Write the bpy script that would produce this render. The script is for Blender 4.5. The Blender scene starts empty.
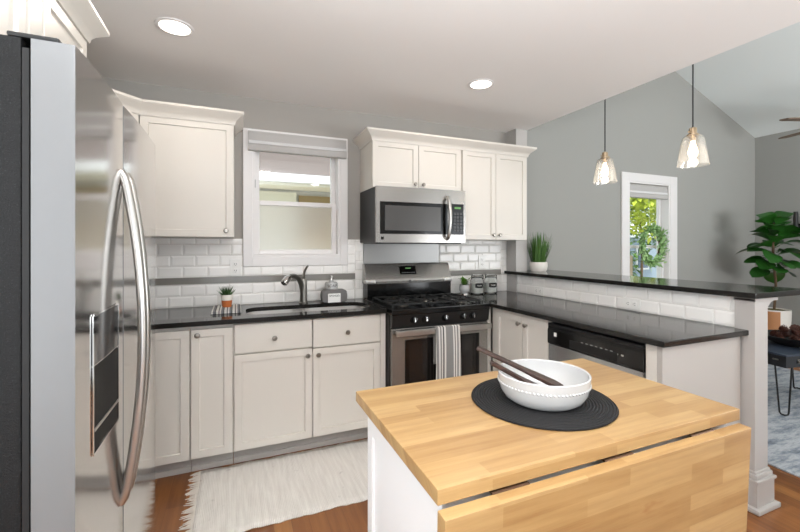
import bpy, bmesh, math, random
from mathutils import Vector, Matrix
C = bpy.context.scene.collection
SC = bpy.context.scene
PI = math.pi
R = math.radians
random.seed(7)

# ------------------------------------------------------------------ camera
cam = bpy.data.cameras.new('camera'); camo = bpy.data.objects.new('camera', cam); C.objects.link(camo)
camo.location = (0, 0, 1.3457); camo.rotation_euler = (R(90), 0, -R(23.0887))
cam.sensor_width = 36; cam.lens = 400.04 / 800 * 36
cam.shift_x = -6.68 / 800; cam.shift_y = (246.49 - 266) / 800
cam.clip_start = 0.02
SC.camera = camo
# ------------------------------------------------------------------ world, sun, large lights, exposure
SC.view_settings.view_transform = 'Standard'; SC.view_settings.look = 'None'
SC.view_settings.gamma = 1; SC.view_settings.use_curve_mapping = False
SC.view_settings.exposure = 0.28
w = bpy.data.worlds.new('world'); SC.world = w; w.use_nodes = True
bg = w.node_tree.nodes['Background']; bg.inputs[0].default_value = (0.86, 0.93, 1, 1); bg.inputs[1].default_value = 1.6

def lamp(name, kind, loc, rot, energy, color, **kw):
    l = bpy.data.lights.new(name, kind); l.energy = energy; l.color = color
    for k, v in kw.items(): setattr(l, k, v)
    o = bpy.data.objects.new(name, l); C.objects.link(o); o.location = loc; o.rotation_euler = rot
    return o
lamp('sun', 'SUN', (0, -6, 8), (R(38), 0, R(-25)), 3.0, (1, .95, .86), angle=R(2))
FILL_TINT = (.91, .96, 1)
# daylight at the side opening; the other unseen lamps are added as fill
lamp('rear_fill', 'AREA', (0.6, -2.32, 1.05), (R(165), 0, 0), 50, FILL_TINT, shape='RECTANGLE', size=2.2, size_y=1.9)  # unseen uplight behind the camera, added as a ceiling wash
lamp('daylight_side', 'AREA', (-1.22, 0.15, 1.40), (0, R(-100), 0), 21, (.95, .98, 1), shape='RECTANGLE', size=1.6, size_y=1.4)
lamp('ceiling_fill', 'AREA', (0.15, -0.30, 1.72), (R(178), 0, 0), 90, FILL_TINT, shape='DISK', size=.9)  # unseen lamp aimed straight up, added to brighten the kitchen ceiling
lamp('living_fill', 'AREA', (5.0, -2.32, 1.15), (R(163), 0, 0), 215, (.97, .985, 1), shape='RECTANGLE', size=2.6, size_y=2.0)  # added lamp out of view, tilted up to lift the vault and living room
SC.cycles.max_bounces = 14; SC.cycles.diffuse_bounces = 7; SC.cycles.transparent_max_bounces = 16

# ------------------------------------------------------------------ helpers
def lin(c):
    return tuple((x / 12.92 if x <= .04045 else ((x + .055) / 1.055) ** 2.4) for x in c) + (1,)
MATS = {}
def mat(name, col, rough=.5, metal=0, **kw):
    m = bpy.data.materials.new(name); m.use_nodes = True
    b = m.node_tree.nodes['Principled BSDF']
    b.inputs['Base Color'].default_value = lin(col); b.inputs['Roughness'].default_value = rough; b.inputs['Metallic'].default_value = metal
    for k, v in kw.items():
        b.inputs[k].default_value = v
    MATS[name] = m
    return m
def nt(m):
    t = m.node_tree
    return t, t.nodes, t.links, t.nodes['Principled BSDF']
def coords(m, scale=(1, 1, 1), rot=(0, 0, 0), kind='Object'):
    t, n, l, b = nt(m)
    tc = n.new('ShaderNodeTexCoord'); mp = n.new('ShaderNodeMapping')
    mp.inputs['Scale'].default_value = scale; mp.inputs['Rotation'].default_value = rot
    l.new(tc.outputs[kind], mp.inputs[0])
    return mp.outputs[0]
def noise(m, vec, scale, detail=3, rough=.5):
    n = m.node_tree.nodes.new('ShaderNodeTexNoise'); n.inputs['Scale'].default_value = scale
    n.inputs['Detail'].default_value = detail; n.inputs['Roughness'].default_value = rough
    m.node_tree.links.new(vec, n.inputs['Vector']); return n.outputs[0]
def ramp(m, fac, stops):
    r = m.node_tree.nodes.new('ShaderNodeValToRGB'); e = r.color_ramp.elements
    while len(e) < len(stops): e.new(.5)
    for i, (p, c) in enumerate(stops): e[i].position = p; e[i].color = lin(c)
    m.node_tree.links.new(fac, r.inputs[0]); return r.outputs[0]
def mix(m, fac, a, b, mode='MIX'):
    x = m.node_tree.nodes.new('ShaderNodeMix'); x.data_type = 'RGBA'; x.blend_type = mode
    l = m.node_tree.links
    if isinstance(fac, float): x.inputs[0].default_value = fac
    else: l.new(fac, x.inputs[0])
    for i, s in ((6, a), (7, b)):
        if isinstance(s, tuple): x.inputs[i].default_value = lin(s)
        else: l.new(s, x.inputs[i])
    return x.outputs[2]
def bump(m, h, strength=.2, dist=.01):
    t, n, l, b = nt(m); x = n.new('ShaderNodeBump'); x.inputs['Strength'].default_value = strength; x.inputs['Distance'].default_value = dist
    l.new(h, x.inputs['Height']); l.new(x.outputs[0], b.inputs['Normal'])
def base(m, s): m.node_tree.links.new(s, m.node_tree.nodes['Principled BSDF'].inputs['Base Color'])
def math_node(m, op, a, b=None):
    x = m.node_tree.nodes.new('ShaderNodeMath'); x.operation = op
    for i, s in enumerate((a, b)):
        if s is None: continue
        if isinstance(s, (int, float)): x.inputs[i].default_value = s
        else: m.node_tree.links.new(s, x.inputs[i])
    return x.outputs[0]
def sepxyz(m, v):
    x = m.node_tree.nodes.new('ShaderNodeSeparateXYZ'); m.node_tree.links.new(v, x.inputs[0]); return x.outputs
def comb(m, x, y, z=0):
    n = m.node_tree.nodes.new('ShaderNodeCombineXYZ')
    for i, s in enumerate((x, y, z)):
        if isinstance(s, (int, float)): n.inputs[i].default_value = s
        else: m.node_tree.links.new(s, n.inputs[i])
    return n.outputs[0]

# ------------------------------------------------------------------ materials
CAB = mat('cabinet_paint', (.845, .825, .793), .38)
CROWN = CAB
CEIL = mat('ceiling_paint', (.935, .925, .915), .9)
def wallpaint(name, c):
    m = mat(name, c, .85); v = coords(m); bump(m, noise(m, v, 180, 2), .06, .003); return m
WALL = wallpaint('wall_paint_warm_grey', (.645, .63, .607))
WALLR = wallpaint('wall_paint_cool_grey', (.615, .615, .597))
TRIM = mat('trim_paint', (.90, .89, .885), .35)
COLP = mat('column_paint', (.70, .685, .67), .4)
VAULT = mat('vault_paint', (.88, .90, .895), .9)
PENP = mat('peninsula_paint', (.70, .68, .658), .45)

GRAN = mat('black_granite', (.05, .048, .047), .085, **{'Specular IOR Level': .24})
v = coords(GRAN); base(GRAN, ramp(GRAN, noise(GRAN, v, 420, 2), [(.35, (.09, .085, .08)), (.62, (.15, .145, .14)), (.72, (.38, .36, .34))]))
TILE = mat('white_tile', (.955, .945, .93), .24)
GROUT = mat('grout', (.80, .785, .76), .9)
STRIPE = mat('grey_glass_tile', (.50, .485, .46), .2)
def steel(name, col, rough, axis='z', st=.05):
    m = mat(name, col, rough, 1)
    sc = {'z': (40, 40, 1.5), 'x': (1.5, 40, 40), 'y': (40, 1.5, 40)}[axis]
    v = coords(m, sc); f = noise(m, v, 1, 2)
    t, n, l, b = nt(m)
    r = n.new('ShaderNodeMapRange'); r.inputs[3].default_value = rough * .98; r.inputs[4].default_value = rough * 1.02
    l.new(f, r.inputs[0]); l.new(r.outputs[0], b.inputs['Roughness'])
    return m
STEELF = steel('brushed_steel_fridge', (.80, .79, .78), .12, 'z', .008)
STEEL = steel('brushed_steel', (.60, .59, .575), .27, 'x', .015)
STEEL.node_tree.nodes['Principled BSDF'].inputs['Metallic'].default_value = .78
STEELD = steel('brushed_steel_dishwasher', (.76, .77, .78), .25, 'y', .05)
HANDLE = mat('satin_handle', (.76, .75, .735), .3, 1)
NICKEL = mat('satin_nickel', (.62, .60, .57), .28, 1)
CHROME = mat('chrome', (.86, .85, .84), .08, 1)
DKNICK = mat('brushed_faucet_nickel', (.52, .505, .48), .3, 1)
BLK = mat('black_gloss', (.045, .045, .047), .12)
BLKM = mat('black_satin', (.06, .06, .062), .42)
BLKI = mat('cast_iron', (.055, .055, .055), .55)
BLKF = mat('fridge_side_black', (.045, .047, .05), .5, 0, **{'Specular IOR Level': .25})
v = coords(BLKF); s_ = noise(BLKF, v, 300, 3, .7); bump(BLKF, s_, .6, .004)
base(BLKF, ramp(BLKF, noise(BLKF, v, 260, 2, .8), [(.60, (.045, .047, .05)), (.72, (.22, .23, .24))]))
GASK = mat('gasket', (.05, .05, .055), .7)
OVG = mat('oven_glass', (.11, .10, .095), .06)
MWG = mat('microwave_window', (.27, .265, .26), .3)
SINK = mat('sink_steel', (.80, .79, .78), .35, .55)
CER = mat('white_ceramic', (.725, .725, .723), .14)
CREAMC = mat('cream_ceramic', (.90, .88, .85), .35)
SHADE = mat('shade_fabric', (.72, .71, .70), .9)
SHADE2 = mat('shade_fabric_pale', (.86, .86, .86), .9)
TERR = mat('terracotta', (.72, .40, .20), .8)
SOIL = mat('soil', (.20, .16, .11), .95)
LEAF = mat('leaf_green', (.22, .40, .12), .5)
GRASS = mat('grass_blade', (.27, .42, .16), .55)
ALOE = mat('aloe_green', (.24, .36, .20), .5)
SPRIG = mat('bright_sprig', (.35, .55, .16), .5)
FICUS = mat('ficus_leaf', (.15, .35, .11), .38)
WREATH = mat('wreath_leaf', (.60, .74, .50), .5, **{'Transmission Weight': .0})
BARK = mat('bark', (.36, .28, .20), .9)
DKWOOD = mat('dark_walnut', (.25, .16, .12), .35)
v = coords(DKWOOD, (6, 60, 60)); base(DKWOOD, ramp(DKWOOD, noise(DKWOOD, v, 2, 3), [(.3, (.15, .09, .07)), (.7, (.25, .16, .12))]))
PLATE = mat('outlet_plastic', (.93, .925, .91), .35)
SLOT = mat('outlet_slot', (.25, .24, .23), .6)
BRASS = mat('aged_brass', (.68, .60, .50), .3, 1)
HINGE = mat('hinge_bronze', (.42, .33, .27), .4, 1)
CORD = mat('cord_black', (.20, .20, .20), .6)
PLAST = mat('white_label', (.93, .93, .92), .5)
CADDY = mat('grey_caddy', (.44, .43, .425), .6)
CHALK = mat('chalk_white', (.92, .92, .90), .8)
TAN = mat('tan_wood', (.72, .50, .33), .5)
CONE = mat('pinecone', (.33, .19, .15), .6)
BASKET = mat('dark_basket', (.10, .085, .08), .6)
TRUNK = mat('navy_table_paint', (.21, .25, .31), .4)
TRUNKS = mat('black_table_leather', (.13, .14, .155), .45)
FANW = mat('fan_blade_wood', (.46, .38, .31), .5)
GLASSJ = mat('jar_glass', (.97, .98, .98), .03, **{'Transmission Weight': 1.0, 'IOR': 1.2})
def thin_glass(name, col=(.97, .98, .98), amt=.12, rough=.03):
    m = bpy.data.materials.new(name); m.use_nodes = True; t = m.node_tree; n = t.nodes; l = t.links
    n.remove(n['Principled BSDF'])
    tr = n.new('ShaderNodeBsdfTransparent'); tr.inputs[0].default_value = lin(col)
    gl = n.new('ShaderNodeBsdfGlossy'); gl.inputs['Roughness'].default_value = rough
    mx = n.new('ShaderNodeMixShader'); fr = n.new('ShaderNodeLayerWeight'); fr.inputs[0].default_value = .5; pw = n.new('ShaderNodeMath'); pw.operation = 'POWER'; pw.inputs[1].default_value = 5; l.new(fr.outputs['Facing'], pw.inputs[0])
    ad = n.new('ShaderNodeMath'); ad.operation = 'ADD'; ad.inputs[1].default_value = amt + .03; ad.use_clamp = True
    l.new(pw.outputs[0], ad.inputs[0])
    l.new(ad.outputs[0], mx.inputs[0]); l.new(tr.outputs[0], mx.inputs[1]); l.new(gl.outputs[0], mx.inputs[2])
    l.new(mx.outputs[0], n['Material Output'].inputs[0]); return m
PANE = thin_glass('window_pane', amt=0.0)
SHADEG = thin_glass('pendant_glass', (.96, .96, .955), .06, .1)
_t = SHADEG.node_tree; _o = _t.nodes['Material Output']; _src = _o.inputs[0].links[0].from_socket
_tl = _t.nodes.new('ShaderNodeBsdfTranslucent'); _df = _t.nodes.new('ShaderNodeBsdfDiffuse'); _a = _t.nodes.new('ShaderNodeMixShader'); _m = _t.nodes.new('ShaderNodeMixShader')
_m.inputs[0].default_value = .10
_t.links.new(_tl.outputs[0], _a.inputs[1]); _t.links.new(_df.outputs[0], _a.inputs[2]); _t.links.new(_src, _m.inputs[1]); _t.links.new(_a.outputs[0], _m.inputs[2]); _t.links.new(_m.outputs[0], _o.inputs[0])
FROST = mat('frosted_film', (.93, .935, .93), .6, **{'Transmission Weight': .75, 'IOR': 1.1})
v = coords(FROST); bump(FROST, noise(FROST, v, 220, 3), .5, .004)
def emit(name, col, s):
    m = mat(name, col, .5); b = m.node_tree.nodes['Principled BSDF']
    b.inputs['Emission Color'].default_value = lin(col); b.inputs['Emission Strength'].default_value = s; return m
LENS = emit('light_lens', (1, .97, .92), 4)
BULB = emit('bulb_glow', (1, .90, .76), 7)
LED = emit('green_display', (.35, .55, .3), .25)

BUT = mat('butcher_block', (.86, .67, .43), .33)
v = coords(BUT); x, y, z = sepxyz(BUT, v)
pv = comb(BUT, x, math_node(BUT, 'SUBTRACT', y, z))
br = BUT.node_tree.nodes.new('ShaderNodeTexBrick'); br.offset = .37; br.squash = 1
br.inputs['Color1'].default_value = (0, 0, 0, 1); br.inputs['Color2'].default_value = (1, 1, 1, 1); br.inputs['Mortar'].default_value = (.5, .5, .5, 1)
br.inputs['Scale'].default_value = 1; br.inputs['Mortar Size'].default_value = 0.0; br.inputs['Brick Width'].default_value = .34; br.inputs['Row Height'].default_value = .040
BUT.node_tree.links.new(pv, br.inputs['Vector'])
gr = noise(BUT, comb(BUT, math_node(BUT, 'MULTIPLY', x, 3.0), math_node(BUT, 'MULTIPLY', math_node(BUT, 'SUBTRACT', y, z), 45.0)), 1, 5, .65)
fl = noise(BUT, comb(BUT, math_node(BUT, 'MULTIPLY', x, 4.0), math_node(BUT, 'MULTIPLY', math_node(BUT, 'SUBTRACT', y, z), 11.0), 3.3), 1.3, 3, .6)
c1 = ramp(BUT, br.outputs[0], [(0, (.58, .44, .275)), (.5, (.655, .525, .345)), (1, (.72, .60, .42))])
c2 = ramp(BUT, gr, [(.30, (.52, .375, .225)), (.55, (.665, .535, .355)), (.8, (.73, .615, .44))])
c3 = mix(BUT, .45, c1, c2)
base(BUT, mix(BUT, ramp(BUT, fl, [(.66, (0, 0, 0)), (.74, (.75, .75, .75))]), c3, (.52, .32, .17)))

FLOOR = mat('plank_floor', (.6, .36, .17), .3)
v = coords(FLOOR); x, y, z = sepxyz(FLOOR, v)
br = FLOOR.node_tree.nodes.new('ShaderNodeTexBrick'); br.offset = .37
br.inputs['Color1'].default_value = (0, 0, 0, 1); br.inputs['Color2'].default_value = (1, 1, 1, 1); br.inputs['Mortar'].default_value = (0, 0, 0, 1)
br.inputs['Scale'].default_value = 1; br.inputs['Mortar Size'].default_value = .0008; br.inputs['Brick Width'].default_value = .9; br.inputs['Row Height'].default_value = .083
FLOOR.node_tree.links.new(comb(FLOOR, y, x), br.inputs['Vector'])
g = noise(FLOOR, comb(FLOOR, math_node(FLOOR, 'MULTIPLY', x, 30.0), math_node(FLOOR, 'MULTIPLY', y, 2.5)), 1, 5, .6)
a = ramp(FLOOR, br.outputs[0], [(0, (.40, .23, .115)), (.35, (.50, .305, .155)), (.7, (.59, .38, .20)), (1, (.74, .52, .29))])
b_ = ramp(FLOOR, g, [(.3, (.38, .225, .12)), (.6, (.58, .375, .205)), (.8, (.68, .47, .28))])
base(FLOOR, mix(FLOOR, .4, a, b_)); bump(FLOOR, br.outputs[1], .15, .002)

RUNNER = mat('cotton_runner', (.86, .84, .81), .95)
v = coords(RUNNER); x, y, z = sepxyz(RUNNER, v)
wv = RUNNER.node_tree.nodes.new('ShaderNodeTexWave'); wv.inputs['Scale'].default_value = 38; wv.inputs['Distortion'].default_value = 1.5; wv.inputs['Detail'].default_value = 2
RUNNER.node_tree.links.new(v, wv.inputs['Vector'])
sp = noise(RUNNER, v, 16, 2, .4)
sp2 = noise(RUNNER, coords(RUNNER, (60, 5, 1)), 1, 3)
cc = ramp(RUNNER, sp2, [(.3, (.87, .85, .825)), (.7, (.93, .915, .89))])
base(RUNNER, mix(RUNNER, ramp(RUNNER, sp, [(.70, (0, 0, 0)), (.76, (.6, .6, .6))]), cc, (.62, .58, .56)))
bump(RUNNER, wv.outputs[1], .5, .004)
FRINGE = mat('fringe_cotton', (.86, .83, .79), .95)
MATB = mat('black_braid', (.075, .07, .078), .85)
v = coords(MATB); x, y, z = sepxyz(MATB, v)
rr = math_node(MATB, 'SQRT', math_node(MATB, 'ADD', math_node(MATB, 'MULTIPLY', x, x), math_node(MATB, 'MULTIPLY', y, y)))
bump(MATB, math_node(MATB, 'SINE', math_node(MATB, 'MULTIPLY', rr, 2 * PI / .0085)), .9, .003)
def striped(name, stops, period, off=0.0, axis=0):
    m = mat(name, (.8, .8, .8), .9); v = coords(m); s = sepxyz(m, v)[axis]
    f = math_node(m, 'FRACT', math_node(m, 'DIVIDE', math_node(m, 'ADD', s, off), period))
    c = ramp(m, f, stops); r = [n for n in m.node_tree.nodes if n.type == 'VALTORGB'][-1]; r.color_ramp.interpolation = 'CONSTANT'
    k = noise(m, coords(m, (300, 300, 300)), 1, 2)
    base(m, mix(m, .25, c, mix(m, k, (.3, .3, .3), (.9, .9, .9)), 'MULTIPLY')); bump(m, k, .3, .002); return m
W_, G_, D_ = (.90, .89, .87), (.56, .555, .55), (.36, .355, .36)
DISHT = striped('striped_towel', [(0, G_), (.10, W_), (.16, G_), (.22, W_), (.27, D_), (.33, W_), (.40, G_), (.70, W_), (.76, D_), (.80, W_), (.86, G_), (.93, W_)], .19)
COUNT = striped('striped_cloth', [(0, W_), (.30, D_), (.42, W_), (.62, (.5, .5, .52)), (.85, D_)], .048, .01)
LRUG = mat('blue_grey_rug', (.5, .53, .57), .95)
v = coords(LRUG, (2.0, 7, 1)); f = noise(LRUG, v, 2.2, 8, .75)
base(LRUG, ramp(LRUG, f, [(.32, (.38, .42, .47)), (.46, (.58, .605, .64)), (.58, (.74, .75, .765)), (.72, (.50, .53, .57))])); bump(LRUG, f, .4, .006)
SHING = mat('roof_shingle', (.5, .45, .42), .95)
v = coords(SHING); f = noise(SHING, coords(SHING, (1, 8, 1)), 14, 4, .7)
base(SHING, ramp(SHING, f, [(.3, (.36, .315, .295)), (.7, (.52, .465, .44))]))
HWALL = mat('house_siding', (.79, .785, .75), .9)
HTAN = mat('house_board_tan', (.62, .53, .36), .9)
HCREAM = mat('house_cream', (.91, .89, .81), .9)
HWHITE = mat('house_white', (.92, .92, .92), .6)
HBLUE = mat('house_blue_grey', (.60, .66, .72), .8)
GND = mat('bounce_ground', (.74, .72, .66), .95)  # ground made pale to bounce light up under the eave
TREE = mat('tree_leaf', (.78, .83, .30), .6)
TREE2 = mat('tree_leaf_dark', (.34, .48, .22), .6)
FENCE = mat('fence_board', (.50, .45, .37), .9)

# ------------------------------------------------------------------ mesh helpers
def BM(): return bmesh.new()
def merge(bm, tb, M=None):
    if M is not None: tb.transform(M)
    me = bpy.data.meshes.new('t'); tb.to_mesh(me); tb.free(); bm.from_mesh(me); bpy.data.meshes.remove(me)
def bx(bm, x0, x1, y0, y1, z0, z1, bev=0, seg=2, M=None):
    t = BM(); bmesh.ops.create_cube(t, size=1)
    bmesh.ops.scale(t, vec=(abs(x1 - x0), abs(y1 - y0), abs(z1 - z0)), verts=t.verts)
    bmesh.ops.translate(t, vec=((x0 + x1) / 2, (y0 + y1) / 2, (z0 + z1) / 2), verts=t.verts)
    if bev: bmesh.ops.bevel(t, geom=t.edges[:], offset=bev, segments=seg, profile=.5, affect='EDGES')
    merge(bm, t, M); return bm
def box(*a, **k): return bx(BM(), *a, **k)
def prism(bm, pts, z0, z1, bev=0, M=None):
    t = BM(); vs = [t.verts.new((p[0], p[1], z0)) for p in pts]; f = t.faces.new(vs)
    r = bmesh.ops.extrude_face_region(t, geom=[f]); nv = [e for e in r['geom'] if isinstance(e, bmesh.types.BMVert)]
    bmesh.ops.translate(t, vec=(0, 0, z1 - z0), verts=nv); bmesh.ops.recalc_face_normals(t, faces=t.faces)
    if bev: bmesh.ops.bevel(t, geom=t.edges[:], offset=bev, segments=2, profile=.5, affect='EDGES')
    merge(bm, t, M); return bm
YZ = Matrix(((0, 0, 1, 0), (1, 0, 0, 0), (0, 1, 0, 0), (0, 0, 0, 1)))      # prism drawn in (y,z), extruded along x
XZ = Matrix(((1, 0, 0, 0), (0, 0, 1, 0), (0, 1, 0, 0), (0, 0, 0, 1)))      # prism drawn in (x,z), extruded along y
def lathe(bm, prof, c=(0, 0, 0), n=32, M=None, cap=True):
    t = BM(); rings = []
    for r, z in prof:
        if r < 1e-6: rings.append([t.verts.new((0, 0, z))])
        else: rings.append([t.verts.new((r * math.cos(2 * PI * i / n), r * math.sin(2 * PI * i / n), z)) for i in range(n)])
    for a, b in zip(rings, rings[1:]):
        for i in range(n):
            j = (i + 1) % n
            if len(a) == 1 and len(b) == 1: continue
            if len(a) == 1: t.faces.new((a[0], b[j], b[i]))
            elif len(b) == 1: t.faces.new((a[i], a[j], b[0]))
            else: t.faces.new((a[i], a[j], b[j], b[i]))
    bmesh.ops.recalc_face_normals(t, faces=t.faces)
    t.transform(Matrix.Translation(c) @ (M or Matrix())); merge(bm, t); return bm
def tube(bm, pts, rad, n=10, caps=True, flat=1.0):
    pts = [Vector(p) for p in pts]; rads = rad if isinstance(rad, (list, tuple)) else [rad] * len(pts)
    t = BM(); rings = []; up = Vector((0, 0, 1)); prev = None
    for i, p in enumerate(pts):
        d = (pts[min(i + 1, len(pts) - 1)] - pts[max(i - 1, 0)]).normalized()
        if prev is None:
            u = d.cross(up) if abs(d.dot(up)) < .95 else d.cross(Vector((1, 0, 0)))
        else: u = prev - d * prev.dot(d)
        u.normalize(); prev = u; q = d.cross(u)
        rings.append([t.verts.new(p + rads[i] * (math.cos(2 * PI * k / n) * u + flat * math.sin(2 * PI * k / n) * q)) for k in range(n)])
    for a, b in zip(rings, rings[1:]):
        for k in range(n): t.faces.new((a[k], a[(k + 1) % n], b[(k + 1) % n], b[k]))
    if caps: t.faces.new(rings[0]); t.faces.new(rings[-1])
    bmesh.ops.recalc_face_normals(t, faces=t.faces); merge(bm, t); return bm
def smooth_path(pts, n=8):
    pts = [Vector(p) for p in pts]; P = [pts[0]] + pts + [pts[-1]]; out = []
    for i in range(1, len(P) - 2):
        for k in range(n):
            t = k / n; a, b, c, d = P[i - 1], P[i], P[i + 1], P[i + 2]
            out.append(.5 * ((2 * b) + (-a + c) * t + (2 * a - 5 * b + 4 * c - d) * t * t + (-a + 3 * b - 3 * c + d) * t ** 3))
    out.append(pts[-1]); return out
def sweep(bm, path, prof, closed_prof=True):
    """prof (offset outward, z) along an xy path; outward is to the right of travel; mitred"""
    t = BM(); P = [Vector(p) for p in path]; rings = []
    for i, p in enumerate(P):
        ns = []
        if i > 0: d = (P[i] - P[i - 1]).normalized(); ns.append(Vector((d.y, -d.x)))
        if i < len(P) - 1: d = (P[i + 1] - P[i]).normalized(); ns.append(Vector((d.y, -d.x)))
        m = sum(ns, Vector((0, 0))); m.normalize(); k = 1 / max(.3, m.dot(ns[0]))
        rings.append([t.verts.new((p.x + m.x * o * k, p.y + m.y * o * k, z)) for o, z in prof])
    n = len(prof)
    for a, b in zip(rings, rings[1:]):
        for k in range(n): t.faces.new((a[k], b[k], b[(k + 1) % n], a[(k + 1) % n]))
    t.faces.new(rings[0]); t.faces.new(rings[-1])
    bmesh.ops.recalc_face_normals(t, faces=t.faces); merge(bm, t); return bm
def worldloc(o):
    v = Vector((0, 0, 0))
    while o is not None: v = v + o.location; o = o.parent
    return v
def obj(name, bm, m, parent=None, angle=32):
    me = bpy.data.meshes.new(name)
    if parent is not None: bmesh.ops.translate(bm, vec=-worldloc(parent), verts=bm.verts)
    bm.to_mesh(me); bm.free()
    me.shade_smooth(); me.set_sharp_from_angle(angle=R(angle))
    if m: me.materials.append(m)
    o = bpy.data.objects.new(name, me); C.objects.link(o)
    wn = o.modifiers.new('weighted_normal', 'WEIGHTED_NORMAL'); wn.keep_sharp = True; wn.weight = 80
    if parent is not None: o.parent = parent
    return o
def origin(o, loc):
    """put a top-level mesh's own origin at its base"""
    o.data.transform(Matrix.Translation(-Vector(loc))); o.location = loc; return o
def thing(name, label, cat, loc=(0, 0, 0), group=None):
    o = bpy.data.objects.new(name, None); C.objects.link(o); o.location = loc; o.empty_display_size = .05
    o['label'] = label; o['category'] = cat
    if group: o['group'] = group
    return o
def tag(o, label, cat, group=None, kind=None):
    o['label'] = label; o['category'] = cat
    if group: o['group'] = group
    if kind: o['kind'] = kind
    return o
def struct(name, bm, m, parent=None, label=None):
    o = obj(name, bm, m, parent)
    if parent is None: o['kind'] = 'structure'
    if label: o['label'] = label
    return o
def dup(root, loc, label, rotz=None):
    r = root.copy(); C.objects.link(r); r.location = loc; r['label'] = label
    if rotz is not None: r.rotation_euler = (0, 0, rotz)
    for ch in list(root.children):
        c = ch.copy(); C.objects.link(c); c.parent = r
        for g in list(ch.children):
            d = g.copy(); C.objects.link(d); d.parent = c
    return r
def T(x, y, z, rz=0): return Matrix.Translation((x, y, z)) @ Matrix.Rotation(rz, 4, 'Z')
def shaker(w, h, M, fr=.062, t=.02, rec=.009):
    """a shaker door; local x across, z up, front face at y=0 facing -y"""
    b = box(0, w, 0, t, 0, h)
    bmesh.ops.recalc_face_normals(b, faces=b.faces); b.normal_update()
    f = min(b.faces, key=lambda f: f.normal.y)
    bmesh.ops.inset_region(b, faces=[f], thickness=fr, depth=0)
    bmesh.ops.inset_region(b, faces=[f], thickness=.004, depth=-rec)
    es = [e for e in b.edges if e.calc_length() > .02 and all(abs(vv.co.x) < 1e-5 or abs(vv.co.x - w) < 1e-5 or abs(vv.co.z) < 1e-5 or abs(vv.co.z - h) < 1e-5 for vv in e.verts)]
    bmesh.ops.bevel(b, geom=es, offset=.002, segments=2, profile=.5, affect='EDGES')
    b.transform(M); return b
def slab(w, h, M, t=.02):
    b = box(0, w, 0, t, 0, h, bev=.003); b.transform(M); return b
def knob_bm(M, r=.0155):
    return lathe(BM(), [(0, 0), (.008, 0), (.006, .006), (.0055, .012), (r * .8, .016), (r, .021), (r, .025), (r * .8, .030), (0, .032)], n=20, M=M @ Matrix.Rotation(R(90), 4, 'X'))
def door(name, parent, w, h, M, knob=None, m=None, drawer=False):
    d = obj(name, slab(w, h, M) if drawer else shaker(w, h, M), m or CAB, parent)
    if knob: obj('knob', knob_bm(M @ Matrix.Translation((knob[0], 0, knob[1]))), NICKEL, d)
    return d
def text_bm(s, size, M, ext=.0006):
    cu = bpy.data.curves.new('t', 'FONT'); cu.body = s; cu.size = size; cu.extrude = ext; cu.align_x = 'CENTER'; cu.align_y = 'CENTER'
    o = bpy.data.objects.new('t', cu); C.objects.link(o); bpy.context.view_layer.update()
    me = bpy.data.meshes.new_from_object(o.evaluated_get(bpy.context.evaluated_depsgraph_get()))
    b = BM(); b.from_mesh(me); bpy.data.objects.remove(o); bpy.data.curves.remove(cu); bpy.data.meshes.remove(me)
    b.transform(M); return b
FACE_FRONT = Matrix.Rotation(R(90), 4, 'X')     # text/lathe lying in xy turned to face -y

# ================================================================== THE SETTING
YW = 3.22; ZC = 2.46; XL = -1.17; XR = 6.64; YB = -2.3
RIDGE_X, RIDGE_Z = 4.57, 3.636; EAVE_R = RIDGE_Z - .377 * (XR - RIDGE_X); XS = 2.57; EAVE_L = RIDGE_Z - .377 * (RIDGE_X - XS)
struct('floor', box(XL - .1, XR + .1, YB - .1, YW + .14, -.06, 0), FLOOR)
# back wall with its two window openings (kitchen part flat, living part a gable)
KX0, KX1, KZ0, KZ1 = .112, .778, 1.262, 2.165
LX0, LX1, LZ0, LZ1 = 4.12, 4.83, .62, 2.095
b = BM(); y0, y1 = YW, YW + .14
for (xa, xb, za, zb) in ((XL - .1, KX0, 0, ZC), (KX1, 2.5, 0, ZC), (KX0, KX1, 0, KZ0), (KX0, KX1, KZ1, ZC)):
    bx(b, xa, xb, y0, y1, za, zb)
struct('wall_back', b, WALL)
b = BM()
for (xa, xb, za, zb) in ((2.5, LX0, 0, 2.2), (LX1, XR + .1, 0, 2.2), (LX0, LX1, 0, LZ0), (LX0, LX1, LZ1, 2.2)):
    bx(b, xa, xb, y0, y1, za, zb)
prism(b, [(2.5, 2.2), (XR + .1, 2.2), (XR + .1, EAVE_R), (XR, EAVE_R + .05), (RIDGE_X, RIDGE_Z + .05), (2.5, EAVE_L + .03)], y0, y1, M=XZ)
struct('wall_gable', b, WALLR)
# left wall with a window opening behind the camera
b = BM()
for (ya, yb, za, zb) in ((YB - .1, -.66, 0, ZC), (.96, YW + .14, 0, ZC), (-.66, .96, 0, .70), (-.66, .96, 2.15, ZC)):
    bx(b, XL - .1, XL, ya, yb, za, zb)
struct('wall_left', b, WALL)
b = BM()
for (xa, xb, za, zb) in ((XL - .1, -.5, 0, ZC), (1.7, 2.5, 0, ZC), (-.5, 1.7, 0, .1), (-.5, 1.7, 2.1, ZC)):
    bx(b, xa, xb, YB - .1, YB, za, zb)
for (xa, xb, za, zb) in ((2.5, 3.7, 0, 2.5), (6.3, XR + .1, 0, 2.5), (3.7, 6.3, 0, .1), (3.7, 6.3, 2.25, 2.5)):
    bx(b, xa, xb, YB - .1, YB, za, zb)
prism(b, [(2.5, 2.5), (XR + .1, 2.5), (XR + .1, EAVE_R), (RIDGE_X, RIDGE_Z + .05), (2.5, EAVE_L + .03)], YB - .1, YB, M=XZ)
struct('wall_front', b, WALLR)
struct('wall_right', box(XR, XR + .1, YB - .1, YW + .14, 0, EAVE_R + .02), WALLR)
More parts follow.
